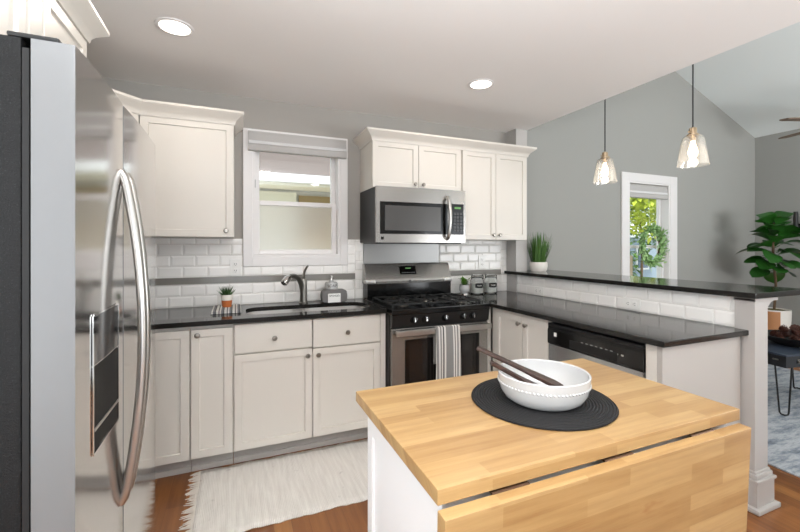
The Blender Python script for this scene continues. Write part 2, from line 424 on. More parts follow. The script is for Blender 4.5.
struct('side_reflector', box(XL, XL + .03, -2.1, -.85, 0, 2.1, bev=.004), mat('reflector_grey', (.66, .67, .68), .5))  # unseen panel, added for the refrigerator side to reflect
struct('ceiling', box(XL - .1, XS, YB - .1, YW + .14, ZC, ZC + .12), CEIL)
b = box(XS - .1, XS, YB - .1, YW + .14, ZC + .121, EAVE_L + .1); struct('wall_soffit', b, WALLR)
b = BM()
prism(b, [(XS - .1, EAVE_L - .0377), (RIDGE_X, RIDGE_Z), (XR + .1, EAVE_R - .0377), (XR + .1, EAVE_R + .08), (RIDGE_X, RIDGE_Z + .12), (XS - .1, EAVE_L + .08)], YB - .1, YW + .14, M=XZ)
struct('ceiling_vault', b, VAULT)
# stub of the old wall beside the wall cabinets
struct('trim_1', box(2.431, 2.56, 3.07, YW, 0, ZC), COLP)
# half wall under the bar and the column that ends it
struct('wall_peninsula', box(2.455, 2.54, 1.27, 3.07, 0, 1.078), COLP)
b = box(2.432, 2.548, 1.18, 1.27, .05, 1.078)
bx(b, 2.412, 2.568, 1.160, 1.285, 0, .150, bev=.002); bx(b, 2.390, 2.590, 1.140, 1.300, 0, .026, bev=.007)
bx(b, 2.405, 2.575, 1.153, 1.288, .146, .162, bev=.004); bx(b, 2.416, 2.564, 1.164, 1.283, .160, .185, bev=.006); bx(b, 2.424, 2.556, 1.172, 1.278, .183, .198, bev=.004)
bx(b, 2.432, 2.64, 1.176, 1.275, 1.062, 1.0785, bev=.003); prism(b, [(2.548, 1.064), (2.61, 1.064), (2.575, 1.052), (2.555, 1.035), (2.548, 1.03)], 1.18, 1.27, M=XZ)
struct('trim_2', b, COLP)
struct('baseboard_back', box(2.60, XR, YW - .015, YW, 0, .13), TRIM)
struct('baseboard_right', box(XR - .015, XR, YB, YW - .02, 0, .13), TRIM)

# ---- windows
def window(n, x0, x1, z0, z1, casing, rail_z, frosted, latch=False):
    cl, cr, cb, ct = casing
    w_ = thing('window_%d' % n, 'white double-hung window with ' + ('a frosted lower pane over the sink' if frosted else 'a leafy wreath in the living room'), 'window', (x0, YW, z0))
    w_['kind'] = 'structure'
    f = BM()      # casing
    bx(f, x0 - cl, x0, YW - .022, YW, z0 - cb, z1 + ct, bev=.004); bx(f, x1, x1 + cr, YW - .022, YW, z0 - cb, z1 + ct, bev=.004)
    bx(f, x0 - .001, x1 + .001, YW - .022, YW, z1, z1 + ct, bev=.004); bx(f, x0 - .001, x1 + .001, YW - .022, YW, z0 - cb, z0, bev=.004)
    obj('casing', f, TRIM, w_)
    j = BM()      # jamb liner
    bx(j, x0, x0 + .018, YW - .015, YW + .14, z0, z1); bx(j, x1 - .018, x1, YW - .015, YW + .14, z0, z1)
    bx(j, x0 + .018, x1 - .018, YW - .015, YW + .14, z1 - .018, z1); bx(j, x0 + .018, x1 - .018, YW - .015, YW + .14, z0, z0 + .022)
    obj('jamb', j, TRIM, w_)
    def sash(za, zb, ya, glass, st=.036):
        s = BM(); xa, xb = x0 + .018, x1 - .018
        bx(s, xa, xa + st, ya, ya + .035, za, zb, bev=.003); bx(s, xb - st, xb, ya, ya + .035, za, zb, bev=.003)
        bx(s, xa + st, xb - st, ya, ya + .035, za, za + st, bev=.003); bx(s, xa + st, xb - st, ya, ya + .035, zb - st, zb, bev=.003)
        so = obj('sash', s, TRIM, w_)
        obj('pane', box(xa + st - .004, xb - st + .004, ya + .014, ya + .019, za + st - .004, zb - st + .004), glass, so)
    sash(rail_z - .036, z1 - .018, YW + .085, PANE)
    sash(z0 + .022, rail_z, YW + .045, FROST if frosted else PANE)
    if latch: obj('latch', box(x0 + .016, x0 + .024, YW + .06, YW + .075, rail_z + .1, rail_z + .16), BLKM, w_)
    return w_
window(1, KX0, KX1, KZ0, KZ1, (.065, .062, .066, .061), 1.70, True, True)
window(2, LX0, LX1, LZ0, LZ1, (.113, .13, .09, .097), 1.36, False)
# roman shades
def shade(x0, x1, zt, zb, y, label):
    h = zt - zb
    pr = [(y + .03, zt), (y, zt), (y - .004, zt - .45 * h), (y - .004, zt - .58 * h), (y - .012, zt - .62 * h), (y - .018, zt - .72 * h), (y - .016, zt - .96 * h), (y - .008, zb), (y + .03, zb)]
    t = thing('roman_shade', label, 'window shade', ((x0 + x1) / 2, y, zb))
    obj('fabric', prism(BM(), pr, x0, x1, M=YZ), SHADE, t, 20)
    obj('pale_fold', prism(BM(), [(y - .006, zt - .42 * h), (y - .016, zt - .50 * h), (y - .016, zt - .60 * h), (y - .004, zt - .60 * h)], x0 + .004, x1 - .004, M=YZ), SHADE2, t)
    obj('headrail', box(x0, x1, y - .004, y + .03, zt, zt + .014), SHADE, t)
shade(.082, .822, 2.19, 2.058, 3.178, 'grey folded shade across the top of the sink window')
shade(4.142, 4.808, 2.05, 1.915, 3.225, 'grey folded shade across the top of the wreath window')

# ---- tile backsplash
def tiles(bm, u0, u1, z0, z1, M, tw=.156, th=.0785, off=0.0, bevel=.012, d=.0052, g=.0011):
    zz = z0; row = 0
    while zz < z1 - .004:
        zt = min(zz + th, z1); u = u0 - (tw * .5 if row % 2 else 0) - off
        while u < u1:
            a, b_ = max(u, u0), min(u + tw, u1)
            if b_ - a > .006:
                a_, c_, p, q = a + g, b_ - g, zz + g, zt - g; k = min(bevel, (c_ - a_) / 2.5, (q - p) / 2.5)
                o_ = [Vector((a_, 0, p)), Vector((c_, 0, p)), Vector((c_, 0, q)), Vector((a_, 0, q))]
                i_ = [Vector((a_ + k, -d, p + k)), Vector((c_ - k, -d, p + k)), Vector((c_ - k, -d, q - k)), Vector((a_ + k, -d, q - k))]
                m_ = [Vector((x.x, -.0025, x.z)) for x in o_]
                vo = [bm.verts.new(M @ x) for x in o_]; vm = [bm.verts.new(M @ x) for x in m_]; vi = [bm.verts.new(M @ x) for x in i_]
                for s, t in ((vo, vm), (vm, vi)):
                    for k2 in range(4): bm.faces.new((s[k2], s[(k2 + 1) % 4], t[(k2 + 1) % 4], t[k2]))
                bm.faces.new(vi)
            u += tw
        zz += th; row += 1
ST0, ST1 = 1.078, 1.124
TW = Matrix.Translation((0, YW - .006, 0))
b = BM()
tiles(b, XL, .90, .915, ST0 - .001, TW, off=.045)
tiles(b, XL, .044, ST1 + .001, 1.404, TW, off=.11); tiles(b, .046, .842, ST1 + .001, 1.194, TW, off=.03)
tiles(b, .843, .905, ST1 + .001, 1.404, TW)
tiles(b, .906, .975, .915, 1.15, TW, tw=.07, bevel=.006); tiles(b, .906, .975, 1.151, 1.404, TW, tw=.07, bevel=.006)
tiles(b, 1.69, 2.432, .915, ST0 - .001, TW, off=.02); tiles(b, 1.69, 2.36, ST1 + .001, 1.404, TW, off=.09); tiles(b, 2.361, 2.43, ST0, 1.404, TW, tw=.07, bevel=.006)
t = obj('wall_backsplash', b, TILE, None, 4); t['kind'] = 'structure'
g = BM()
bx(g, XL, .046, YW - .006, YW, .914, 1.404); bx(g, .046, .843, YW - .006, YW, .914, 1.195); bx(g, .843, .975, YW - .006, YW, .914, 1.404); bx(g, 1.69, 2.431, YW - .006, YW, .914, 1.404)
obj('grout', g, GROUT, t)
g = BM(); bx(g, XL, .904, YW - .013, YW - .006, ST0, ST1); bx(g, 1.69, 2.36, YW - .013, YW - .006, ST0, ST1); obj('accent_stripe', g, STRIPE, t)
b = BM(); tiles(b, -3.20, -1.19, .915, 1.079, Matrix.Translation((2.449, 0, 0)) @ Matrix.Rotation(R(-90), 4, 'Z'), off=.05, th=.082)
t = obj('wall_backsplash', b, TILE, None, 4); t['kind'] = 'structure'; g = BM(); bx(g, 2.449, 2.4549, 1.19, 3.068, .914, 1.079); obj('grout', g, GROUT, t)
o = obj('range_splash_panel', box(.978, 1.686, YW - .009, YW - .001, .93, 1.40, bev=.002), mat('splash_panel_grey', (.63, .63, .625), .3, .2))
origin(o, (1.33, YW - .001, .93)); tag(o, 'plain grey splash panel on the wall behind the gas range', 'splash panel')

# ================================================================== KITCHEN CABINETS
Y = lambda: None
YD = 2.622
def base_unit(name, label, x0, x1, loc_y=YD):
    t = thing(name, label, 'base cabinet', ((x0 + x1) / 2, 2.9, 0))
    b = BM(); bx(b, x0 + .001, x1 - .001, YD + .021, YW - .002, .10, .8855)
    obj('body', b, CAB, t)
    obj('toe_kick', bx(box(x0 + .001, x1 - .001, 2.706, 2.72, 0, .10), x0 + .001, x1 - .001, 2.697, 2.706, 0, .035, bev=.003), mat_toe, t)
    return t
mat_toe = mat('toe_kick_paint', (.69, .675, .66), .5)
t = base_unit('base_cabinet', 'white base cabinet with one plain door half hidden by the refrigerator', -.86, -.246)
door('door', t, .262, .75, T(-.513, YD, .11))
obj('filler_panel', box(-.86, -.516, YD + .004, YD + .021, .11, .886), CAB, t)
t = base_unit('base_cabinet.001', 'narrow white base cabinet with a single knob near its top corner', -.246, -.016)
door('door', t, .219, .75, T(-.241, YD, .11), (.034, .720))
t = thing('base_cabinet.002', 'wide white sink base with two false drawer fronts over two doors', 'base cabinet', (.47, 2.9, 0))
b = BM(); bx(b, -.015, .0, YD + .021, YW - .002, .10, .885); bx(b, .94, .958, YD + .002, YW - .002, .10, .885); bx(b, 0, .94, YW - .02, YW - .002, .10, .885)
bx(b, 0, .94, YD + .021, YW - .02, .10, .118); bx(b, 0, .94, YD + .021, YD + .038, .66, .885); bx(b, 0, .94, YD + .021, YD + .038, .10, .14); bx(b, .44, .48, YD + .021, YD + .038, .1, .885)
bx(b, .921, .94, YD + .002, YD + .04, .10, .885)
obj('body', b, CAB, t)
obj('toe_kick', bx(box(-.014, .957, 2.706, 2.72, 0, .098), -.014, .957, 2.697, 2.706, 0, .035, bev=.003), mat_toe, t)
d = door('drawer', t, .461, .178, T(-.008, YD, .697), (.229, .080), drawer=True)
d = door('drawer', t, .458, .186, T(.459, YD, .690), (.226, .084), drawer=True)
door('door', t, .461, .578, T(-.008, YD, .110), (.431, .535))
door('door', t, .458, .572, T(.459, YD, .110), (.032, .533))

# counters
def slab_hole(outer, holes, z0, z1):
    b = BM(); es = []
    for loop in [outer] + holes:
        vs = [b.verts.new((x, y, z1)) for x, y in loop]
        es += [b.edges.new((vs[i], vs[(i + 1) % len(vs)])) for i in range(len(vs))]
    bmesh.ops.triangle_fill(b, use_beauty=True, use_dissolve=False, edges=es)
    fs = b.faces[:]
    r = bmesh.ops.extrude_face_region(b, geom=fs); nv = [e for e in r['geom'] if isinstance(e, bmesh.types.BMVert)]
    bmesh.ops.translate(b, vec=(0, 0, z0 - z1), verts=nv); bmesh.ops.recalc_face_normals(b, faces=b.faces)
    return b
def rrect(x0, x1, y0, y1, r, n=6):
    out = []
    for cx, cy, a0 in ((x1 - r, y1 - r, 0), (x0 + r, y1 - r, 90), (x0 + r, y0 + r, 180), (x1 - r, y0 + r, 270)):
        for i in range(n + 1):
            a = R(a0 + 90 * i / n); out.append((cx + r * math.cos(a), cy + r * math.sin(a)))
    return out
SX0, SX1, SY0, SY1 = .06, .895, 2.70, 3.035
b = slab_hole([(XL, 2.588), (.956, 2.588), (.956, 3.213), (XL, 3.213)], [rrect(SX0, SX1, SY0, SY1, .10)], .886, .914)
o = obj('worktop', b, GRAN); origin(o, (-.1, 2.9, .886)); tag(o, 'polished black granite worktop with the sink cut into it', 'worktop')
b = BM(); prism(b, [(1.778, 1.206), (2.441, 1.206), (2.441, 3.213), (1.774, 3.213), (1.774, 2.588), (1.778, 2.588)], .886, .914, bev=.004)
o = obj('worktop.001', b, GRAN); origin(o, (2.1, 2.2, .886)); tag(o, 'polished black granite worktop running from the range along the peninsula', 'worktop')
# sink
t = thing('sink', 'double-bowl stainless sink set under the black worktop', 'sink', (.47, 2.87, .72))
def bowl(x0, x1):
    b = BM(); rings = []
    for z, ins, r in ((.884, 0, .085), (.75, .012, .08), (.715, .03, .07), (.708, .06, .05)):
        rings.append([b.verts.new((x, y, z)) for x, y in rrect(x0 + ins, x1 - ins, SY0 + ins, SY1 - ins, r)])
    for a, c in zip(rings, rings[1:]):
        n = len(a)
        for k in range(n): b.faces.new((a[k], a[(k + 1) % n], c[(k + 1) % n], c[k]))
    b.faces.new(rings[-1]); bmesh.ops.recalc_face_normals(b, faces=b.faces); bmesh.ops.reverse_faces(b, faces=b.faces)
    return b
obj('bowl', bowl(SX0 - .008, .437), SINK, t); obj('bowl', bowl(.453, SX1 + .008), SINK, t)
obj('rim', slab_hole(rrect(SX0 - .02, SX1 + .02, SY0 - .02, SY1 + .02, .11), [rrect(SX0 - .008, .437, SY0, SY1, .085), rrect(.453, SX1 + .008, SY0, SY1, .085)], .876, .885), SINK, t)
for x in (.25, .67): obj('drain', lathe(BM(), [(0, .711), (.04, .711), (.045, .716), (.03, .713), (0, .712)][::-1], (x, 2.87, 0)), CHROME, t)
# faucet
t = thing('faucet', 'brushed nickel faucet with an arched spout behind the sink', 'faucet', (.472, 3.115, .914))
o = obj('body', lathe(BM(), [(0, .914), (.034, .914), (.034, .920), (.029, .926), (.027, .96), (.026, 1.05), (.027, 1.085), (.022, 1.10), (0, 1.105)], (.472, 3.115, 0), 24), DKNICK, t)
obj('spout', tube(BM(), smooth_path([(.466, 3.112, .985), (.452, 3.095, 1.06), (.418, 3.055, 1.115), (.375, 3.01, 1.128), (.345, 2.98, 1.118)]), .0185, 14), DKNICK, t)
obj('spray_head', tube(BM(), [(.352, 2.986, 1.122), (.335, 2.969, 1.112), (.312, 2.946, 1.088), (.308, 2.942, 1.083)], [.022, .027, .026, .020], 16), CHROME, t)
obj('lever', tube(BM(), smooth_path([(.472, 3.115, 1.09), (.474, 3.115, 1.125), (.482, 3.11, 1.16), (.497, 3.10, 1.192), (.503, 3.095, 1.198)], 6), [.020 - .010 * i / 24 if i > 5 else .016 + .001 * i for i in range(25)], 12, flat=.6), DKNICK, t)
# soap set
t = thing('soap_caddy', 'white soap bottle and sponge card held in a rounded grey caddy', 'soap caddy', (.70, 3.09, .914))
b = BM(); prism(b, [(.605, .005), (.625, 0), (.775, 0), (.795, .005), (.800, .05), (.795, .085), (.775, .098), (.625, .098), (.605, .085), (.60, .05)], 3.05, 3.125, bev=.008, M=Matrix.Translation((0, 0, .915)) @ XZ)
obj('caddy', b, CADDY, t)
bo = obj('bottle', lathe(BM(), [(0, .98), (.048, .98), (.05, 1.0), (.05, 1.055), (.044, 1.065), (.018, 1.07), (.018, 1.078), (0, 1.078)], (.688, 3.125, 0), 28), CER, t)
obj('lettering', text_bm('SOAP', .030, T(.685, 3.0735, 1.040) @ FACE_FRONT), SLOT, bo)
obj('pump', tube(tube(BM(), [(.688, 3.125, 1.07), (.688, 3.125, 1.115)], .009, 12), [(.688, 3.13, 1.112), (.686, 3.09, 1.112), (.686, 3.075, 1.106)], .0065, 8), CHROME, t)
c = obj('sponge_card', box(.645, .742, 3.037, 3.049, .916, .985, bev=.003), PLAST, t)
obj('lettering', text_bm('SPONGES', .019, T(.6935, 3.0365, .967) @ FACE_FRONT), SLOT, c)
# cloth and succulent
t = thing('folded_cloth', 'striped grey and white cloth folded flat beside the sink', 'cloth', (-.06, 2.98, .914))
def cloth(z0, z1, x0, x1, y0, y1): return box(x0, x1, y0, y1, z0, z1, bev=.004)
obj('fold', cloth(.915, .924, -.148, .03, 2.81, 3.11), COUNT, t); obj('fold', cloth(.9245, .933, -.145, .028, 2.814, 3.108), COUNT, t)
t = thing('succulent_pot', 'small spiky succulent in a terracotta pot with a white-dipped rim', 'potted plant', (-.058, 3.0, .934))
px_, py_, pz = -.058, 3.0, .934
obj('pot', lathe(BM(), [(0, 0), (.029, 0), (.035, .05), (.034, .052), (0, .052)], (px_, py_, pz), 28), TERR, t)
obj('white_rim', lathe(BM(), [(.0345, .045), (.0365, .047), (.040, .083), (.035, .083), (.033, .072), (0, .072)], (px_, py_, pz), 28), CREAMC, t)
b = BM()
for i in range(34):
    a = i * 2.4; e = R(85 - 62 * (i / 34)); L = .056 + .022 * random.random()
    d = Vector((math.cos(a) * math.cos(e), math.sin(a) * math.cos(e), math.sin(e))); p = Vector((px_, py_, pz + .068)) + Vector((math.cos(a), math.sin(a), 0)) * .006
    tube(b, [p, p + d * L * .4, p + d * L * .75 + Vector((0, 0, .004)), p + d * L + Vector((0, 0, .010))], [.006, .0065, .004, .0006], 6, flat=.5)
obj('foliage', b, ALOE, t)

# wall cabinets left of the sink window: diagonal corner unit and a single door unit
ZU, ZT = 1.407, 2.162
t = thing('corner_wall_cabinet', 'diagonal white corner wall cabinet half hidden by the refrigerator', 'wall cabinet', (-.9, 3.0, ZU))
b = BM(); prism(b, [(XL + .001, YW - .001), (XL + .001, 2.60), (-.836, 2.60), (-.548, 2.889), (-.548, YW - .001)], ZU, ZT); obj('body', b, CAB, t)
door('door', t, .33, .742, T(-.806, 2.612, ZU + .006, R(45)) , (.03, .05))
t = thing('wall_cabinet', 'white single-door wall cabinet hung beside the sink window', 'wall cabinet', (-.28, 3.05, ZU))
obj('body', box(-.546, -.013, 2.912, YW - .001, ZU, ZT), CAB, t)
door('door', t, .527, .746, T(-.543, 2.891, ZU + .002), (.482, .040))
CP = [(0, 2.150), (.006, 2.150), (.010, 2.168), (.022, 2.184), (.046, 2.204), (.056, 2.212), (.060, 2.217), (.060, 2.230), (0, 2.230)]
CPf = [(o, z) for o, z in CP]
o = obj('crown_molding', sweep(BM(), [(XL + .001, 2.598), (-.836, 2.598), (-.545, 2.889), (-.012, 2.889), (-.012, YW - .001)], CPf), CROWN); origin(o, (-.5, 2.9, 2.15))
tag(o, 'white crown moulding on the corner cabinets next to the sink window', 'crown moulding')
# wall cabinets over microwave and beside it
t = thing('wall_cabinet.001', 'short white two-door wall cabinet mounted over the microwave', 'wall cabinet', (1.34, 3.05, 1.795))
obj('body', box(.951, 1.733, 2.912, YW - .001, 1.795, ZT), CAB, t)
door('door', t, .381, .360, T(.953, 2.891, 1.797), (.348, .040)); door('door', t, .386, .360, T(1.338, 2.891, 1.797), (.034, .040))
t = thing('wall_cabinet.002', 'tall white two-door wall cabinet at the end beside the microwave', 'wall cabinet', (2.07, 3.05, ZU))
obj('body', box(1.735, 2.411, 2.912, YW - .001, ZU - .004, ZT), CAB, t)
door('door', t, .332, .750, T(1.741, 2.891, ZU - .002), (.302, .040)); door('door', t, .332, .750, T(2.077, 2.891, ZU - .002), (.030, .040))
o = obj('crown_molding.001', sweep(BM(), [(.950, YW - .001), (.950, 2.889), (2.412, 2.889), (2.412, 3.066)], CPf), CROWN); origin(o, (1.7, 2.9, 2.15))
tag(o, 'white crown moulding along the cabinets above the microwave', 'crown moulding')
# cabinet over the refrigerator
t = thing('wall_cabinet.003', 'white two-door cabinet above the stainless refrigerator', 'wall cabinet', (-.85, 1.5, 1.82))
b = BM(); bx(b, XL + .001, -.572, 1.02, 1.985, 1.82, 2.165); obj('body', b, CAB, t)
obj('stile', box(-.572, -.553, 1.50, 1.585, 1.82, 2.164, bev=.002), CAB, t)
door('door', t, .445, .341, T(-.551, 1.03, 1.823, R(90)), None); door('door', t, .385, .341, T(-.551, 1.595, 1.823, R(90)), None)
o = obj('crown_molding.002', sweep(BM(), [(XL + .001, 1.018), (-.551, 1.018), (-.551, 1.986), (XL + .001, 1.986)], [(-o_, z + .018) for o_, z in CPf] if False else [(o_, z + .0165) for o_, z in CPf]), CROWN)
tag(o, 'white crown moulding capping the cabinet above the refrigerator', 'crown moulding'); origin(o, (-.85, 1.5, 2.168))

# ================================================================== REFRIGERATOR
t = thing('refrigerator', 'side-by-side stainless refrigerator with an ice dispenser and black sides', 'refrigerator', (-.7, 1.5, 0))
obj('case', box(-1.12, -.400, 1.05, 1.95, -.0 + .02, 1.77, bev=.004), BLKF, t)
obj('toe_grille', box(-.412, -.37, 1.06, 1.94, .015, .075, bev=.004), BLKM, t)
def fdoor(ya, yb, sag=.005, z0=.085, z1=1.768):
    n = 40; pts = [(-.388, ya)]
    rad = .004
    prof = []
    for i in range(n + 1):
        s = i / n; yy = ya + rad * .3 + (yb - ya - rad * .6) * s
        e = abs(2 * s - 1); prof.append((-.306 - sag * e * e, yy))
    pts = [(-.383, ya), (-.322, ya)] + prof + [(-.322, yb), (-.383, yb)]
    return prism(BM(), pts, z0, z1)
DY0, DY1, DZ0, DZ1 = 1.142, 1.352, .862, 1.183
fz = obj('freezer_door', fdoor(1.045, 1.430), STEELF, t, 25); fr = obj('fridge_door', fdoor(1.438, 1.955), STEELF, t, 25)
SIDEM = mat('silver_door_edge', (.47, .475, .48), .42, .25)
for dd in (fz, fr):
    dd.data.materials.append(SIDEM)
    for p_ in dd.data.polygons:
        if abs(p_.normal.y) > .9: p_.material_index = 1
obj('gasket', bx(box(-.3995, -.3885, 1.052, 1.426, .09, 1.75), -.3995, -.3885, 1.442, 1.948, .09, 1.75), GASK, t)
obj('hinge_cover', box(-.425, -.340, 1.052, 1.22, 1.7705, 1.781, bev=.004), BLKM, t)
obj('hinge_cover', box(-.425, -.340, 1.80, 1.94, 1.7705, 1.781, bev=.004), BLKM, t)
def fhandle(y, yo):
    pts = [(-.312, y, 1.565), (-.302, y, 1.548)]
    for i in range(15):
        s = i / 14; z = 1.53 - .90 * s; k = 1 - (2 * s - 1) ** 2
        pts.append((-.297 + .040 * k, y + yo * k, z))
    pts += [(-.302, y, .612), (-.312, y, .595)]
    return tube(BM(), pts, .0125, 14)
obj('handle', fhandle(1.404, .004), HANDLE, fz); obj('handle', fhandle(1.462, -.004), HANDLE, fr)
# dispenser
obj('dispenser_cavity', box(-.330, -.3052, DY0, DY1, DZ0, 1.064, bev=.003), mat('dispenser_black', (.05, .05, .052), .45, 0, **{'Specular IOR Level': .12}), fz)
obj('dispenser_controls', box(-.330, -.3048, DY0, DY1, 1.066, DZ1, bev=.003), mat('dispenser_panel', (.30, .30, .305), .10, .8), fz)
b = BM(); x0 = -.306
bx(b, x0, x0 + .002, DY0 - .005, DY0, DZ0, DZ1); bx(b, x0, x0 + .002, DY1, DY1 + .005, DZ0, DZ1)
bx(b, x0, x0 + .002, DY0, DY1, DZ1, DZ1 + .004); bx(b, x0, x0 + .002, DY0, DY1, DZ0 - .005, DZ0)
obj('dispenser_frame', b, CHROME, fz)
obj('drip_tray', box(-.325, -.3025, DY0 + .004, DY1 - .004, DZ0 + .050, DZ0 + .057, bev=.001), HANDLE, fz)
obj('badge', lathe(BM(), [(0, 0), (.013, 0), (.013, .003), (0, .004)], (-.3215, 1.893, 1.703), 20, Matrix.Rotation(R(90), 4, 'Y')), NICKEL, fr)

# ================================================================== MICROWAVE
t = thing('microwave', 'stainless over-the-range microwave under the short wall cabinet', 'microwave', (1.325, 3.0, 1.372))
obj('case', box(.947, 1.706, 2.822, YW - .012, 1.375, 1.793, bev=.003), BLKM, t)
def mwfront(x0, x1, z0, z1, y=2.79, sag=.010):
    pts = []
    for i in range(13):
        s = i / 12; xx = x0 + (x1 - x0) * s; u = (xx - .947) / (1.706 - .947) * 2 - 1; pts.append((xx, y - sag * (1 - u * u)))
    return prism(BM(), pts + [(x1, 2.8218), (x0, 2.8218)], z0, z1)
d = obj('front_panel', mwfront(.947, 1.706, 1.375, 1.793), STEEL, t, 25)
wd = obj('door_window', mwfront(.975, 1.540, 1.440, 1.680, 2.787), BLK, t, 25)
obj('glass', mwfront(1.012, 1.475, 1.466, 1.652, 2.7855), MWG, wd, 25)
cp = obj('control_panel', mwfront(1.553, 1.686, 1.440, 1.684, 2.787), BLK, t, 25)
obj('display', box(1.60, 1.655, 2.7785, 2.783, 1.645, 1.660), LED, cp)
BTN = mat('microwave_button', (.20, .20, .205), .35); b = BM()
for r_ in range(6):
    for c_ in range(3): bx(b, 1.592 + c_ * .028, 1.614 + c_ * .028, 2.780, 2.784, 1.462 + r_ * .027, 1.480 + r_ * .027, bev=.001)
obj('button_grid', b, BTN, cp)
obj('handle', tube(BM(), [(1.533, 2.79, 1.735), (1.530, 2.765, 1.728)] + [(1.528 + .006 * math.sin(PI * i / 12), 2.748 - .018 * math.sin(PI * i / 12), 1.715 - .29 * i / 12) for i in range(13)] + [(1.530, 2.765, 1.412), (1.533, 2.79, 1.405)], .0145, 12), HANDLE, t)
obj('badge', box(.983, 1.003, 2.783, 2.789, 1.398, 1.418), BLK, t)
obj('underside_grille', box(.96, 1.69, 2.83, 3.15, 1.366, 1.3749), BLKM, t)

# ================================================================== GAS RANGE
t = thing('gas_range', 'stainless and black gas range with cast-iron grates', 'range', (1.365, 2.9, 0))
RX0, RX1 = .9655, 1.752
obj('body', box(RX0, RX1, 2.572, 3.195, .06, .875), BLKM, t)
b = BM(); bx(b, RX0, RX1, 2.515, 3.18, .876, .918, bev=.006); ck = obj('cooktop', b, BLK, t)
pan = obj('control_panel', prism(BM(), [(2.57, .875), (2.517, .875), (2.530, .795), (2.57, .795)], RX0 + .004, RX1 - .004, M=YZ), BLKM, t)
for x in (1.126, 1.215, 1.370, 1.518, 1.600):
    M = T(x, 2.524, .838) @ Matrix.Rotation(R(-9), 4, 'X')
    k = obj('knob', lathe(BM(), [(0, 0), (.024, 0), (.022, .008), (.0185, .012), (.017, .028), (0, .030)], n=24, M=M @ Matrix.Rotation(R(90), 4, 'X')), BLK, pan)
    b = BM(); bx(b, -.0035, .0035, -.034, -.018, -.016, .016, bev=.001, M=M); obj('pointer', b, CHROME, pan)
    b = BM(); bx(b, .026, .032, -.003, .0005, .004, .010, M=M); obj('printed_mark', b, CHALK, pan)
od = obj('oven_door', box(RX0 + .006, RX1 - .006, 2.535, 2.571, .20, .782, bev=.005), STEEL, t)
obj('door_trim', box(RX0 + .004, RX1 - .004, 2.545, 2.5715, .7835, .793), BLKM, t)
obj('oven_window', box(1.068, 1.668, 2.530, 2.536, .33, .703, bev=.004), BLK, od)
obj('inner_glass', box(1.10, 1.636, 2.5285, 2.531, .36, .672), OVG, od)
obj('handle', bx(bx(box(.985, 1.748, 2.475, 2.497, .738, .778, bev=.007), 1.0, 1.03, 2.495, 2.54, .745, .77), 1.70, 1.73, 2.495, 2.54, .745, .77), HANDLE, od)
obj('storage_drawer', box(RX0 + .006, RX1 - .006, 2.538, 2.571, .075, .192, bev=.005), STEEL, t)
for x in (RX0 + .05, RX1 - .05):
    obj('foot', lathe(BM(), [(0, 0), (.02, 0), (.02, .06), (0, .06)], (x, 2.73, 0), 16), BLKM, t); obj('foot', lathe(BM(), [(0, 0), (.02, 0), (.02, .06), (0, .06)], (x, 3.12, 0), 16), BLKM, t)
# backguard
obj('backguard_riser', box(RX0 + .008, RX1 - .012, 3.09, 3.18, .9185, 1.045), BLK, t)
bg_ = obj('backguard', prism(BM(), [(3.195, 1.20), (3.155, 1.204), (3.138, 1.196), (3.085, 1.078), (3.080, 1.062), (3.082, 1.040), (3.195, 1.040)], .962, 1.742, bev=.002, M=YZ), STEEL, t)
b = BM(); prism(b, [(3.146, 1.192), (3.139, 1.192), (3.083, 1.070), (3.085, 1.066), (3.12, 1.066)], 1.23, 1.475, M=YZ)
t2 = obj('clock_panel', prism(BM(), [(3.14, 1.180), (3.1285, 1.180), (3.0975, 1.112), (3.11, 1.112)], 1.262, 1.412, M=YZ), BLK, t)
b.free()
obj('clock_digits', box(1.318, 1.365, 3.117, 3.124, 1.158, 1.166), LED, t2)
b = BM()
for i in range(6): bx(b, 1.280 + i * .021, 1.294 + i * .021, 3.101, 3.112, 1.122, 1.130)
obj('button_row', b, BTN, t2)
obj('corner_cap', box(.958, 1.04, 3.077, 3.16, 1.041, 1.074, bev=.008), HANDLE, t); obj('corner_cap', box(1.668, 1.746, 3.077, 3.16, 1.041, 1.074, bev=.008), HANDLE, t)
obj('badge', box(1.335, 1.352, 3.077, 3.081, 1.048, 1.066), BLK, t)
def grate(x0, x1):
    b = BM(); z = .9305; th = .012; y0, y1 = 2.60, 3.05; xm = (x0 + x1) / 2
    for x in (x0, x1 - th): bx(b, x, x + th, y0, y1, z, z + th, bev=.003)
    for y in (y0, (y0 + y1) / 2 - th / 2, y1 - th): bx(b, x0, x1, y, y + th, z, z + th, bev=.003)
    for cy in (2.71, 2.94):
        for k in range(4):
            a = PI / 4 + k * PI / 2
            p = Vector((xm, cy, z + th)); q = p + Vector((math.cos(a) * .115, math.sin(a) * .105, -.004))
            tube(b, [p + (q - p) * .18, q], .006, 6)
        bx(b, xm - .006, xm + .006, cy - .10, cy - .035, z, z + th + .003); bx(b, xm - .006, xm + .006, cy + .035, cy + .10, z, z + th + .003)
    for x in (x0, x1 - th):
        for y in (y0, y1 - th): bx(b, x, x + th, y, y + th, .9185, z)
    return b
for x0, x1 in ((1.000, 1.243), (1.248, 1.487), (1.492, 1.725)):
    obj('grate', grate(x0, x1), BLKI, t)
for x, y in ((1.12, 2.71), (1.12, 2.94), (1.367, 2.825), (1.613, 2.71), (1.613, 2.94)):
    bn = obj('burner', lathe(BM(), [(0, .9182), (.052, .9182), (.048, .922), (.034, .924), (.034, .930), (0, .930)], (x, y, 0), 24), NICKEL, t)
    obj('burner_cap', lathe(BM(), [(0, .9302), (.036, .9302), (.036, .935), (.030, .938), (0, .938)], (x, y, 0), 24), BLKI, bn)
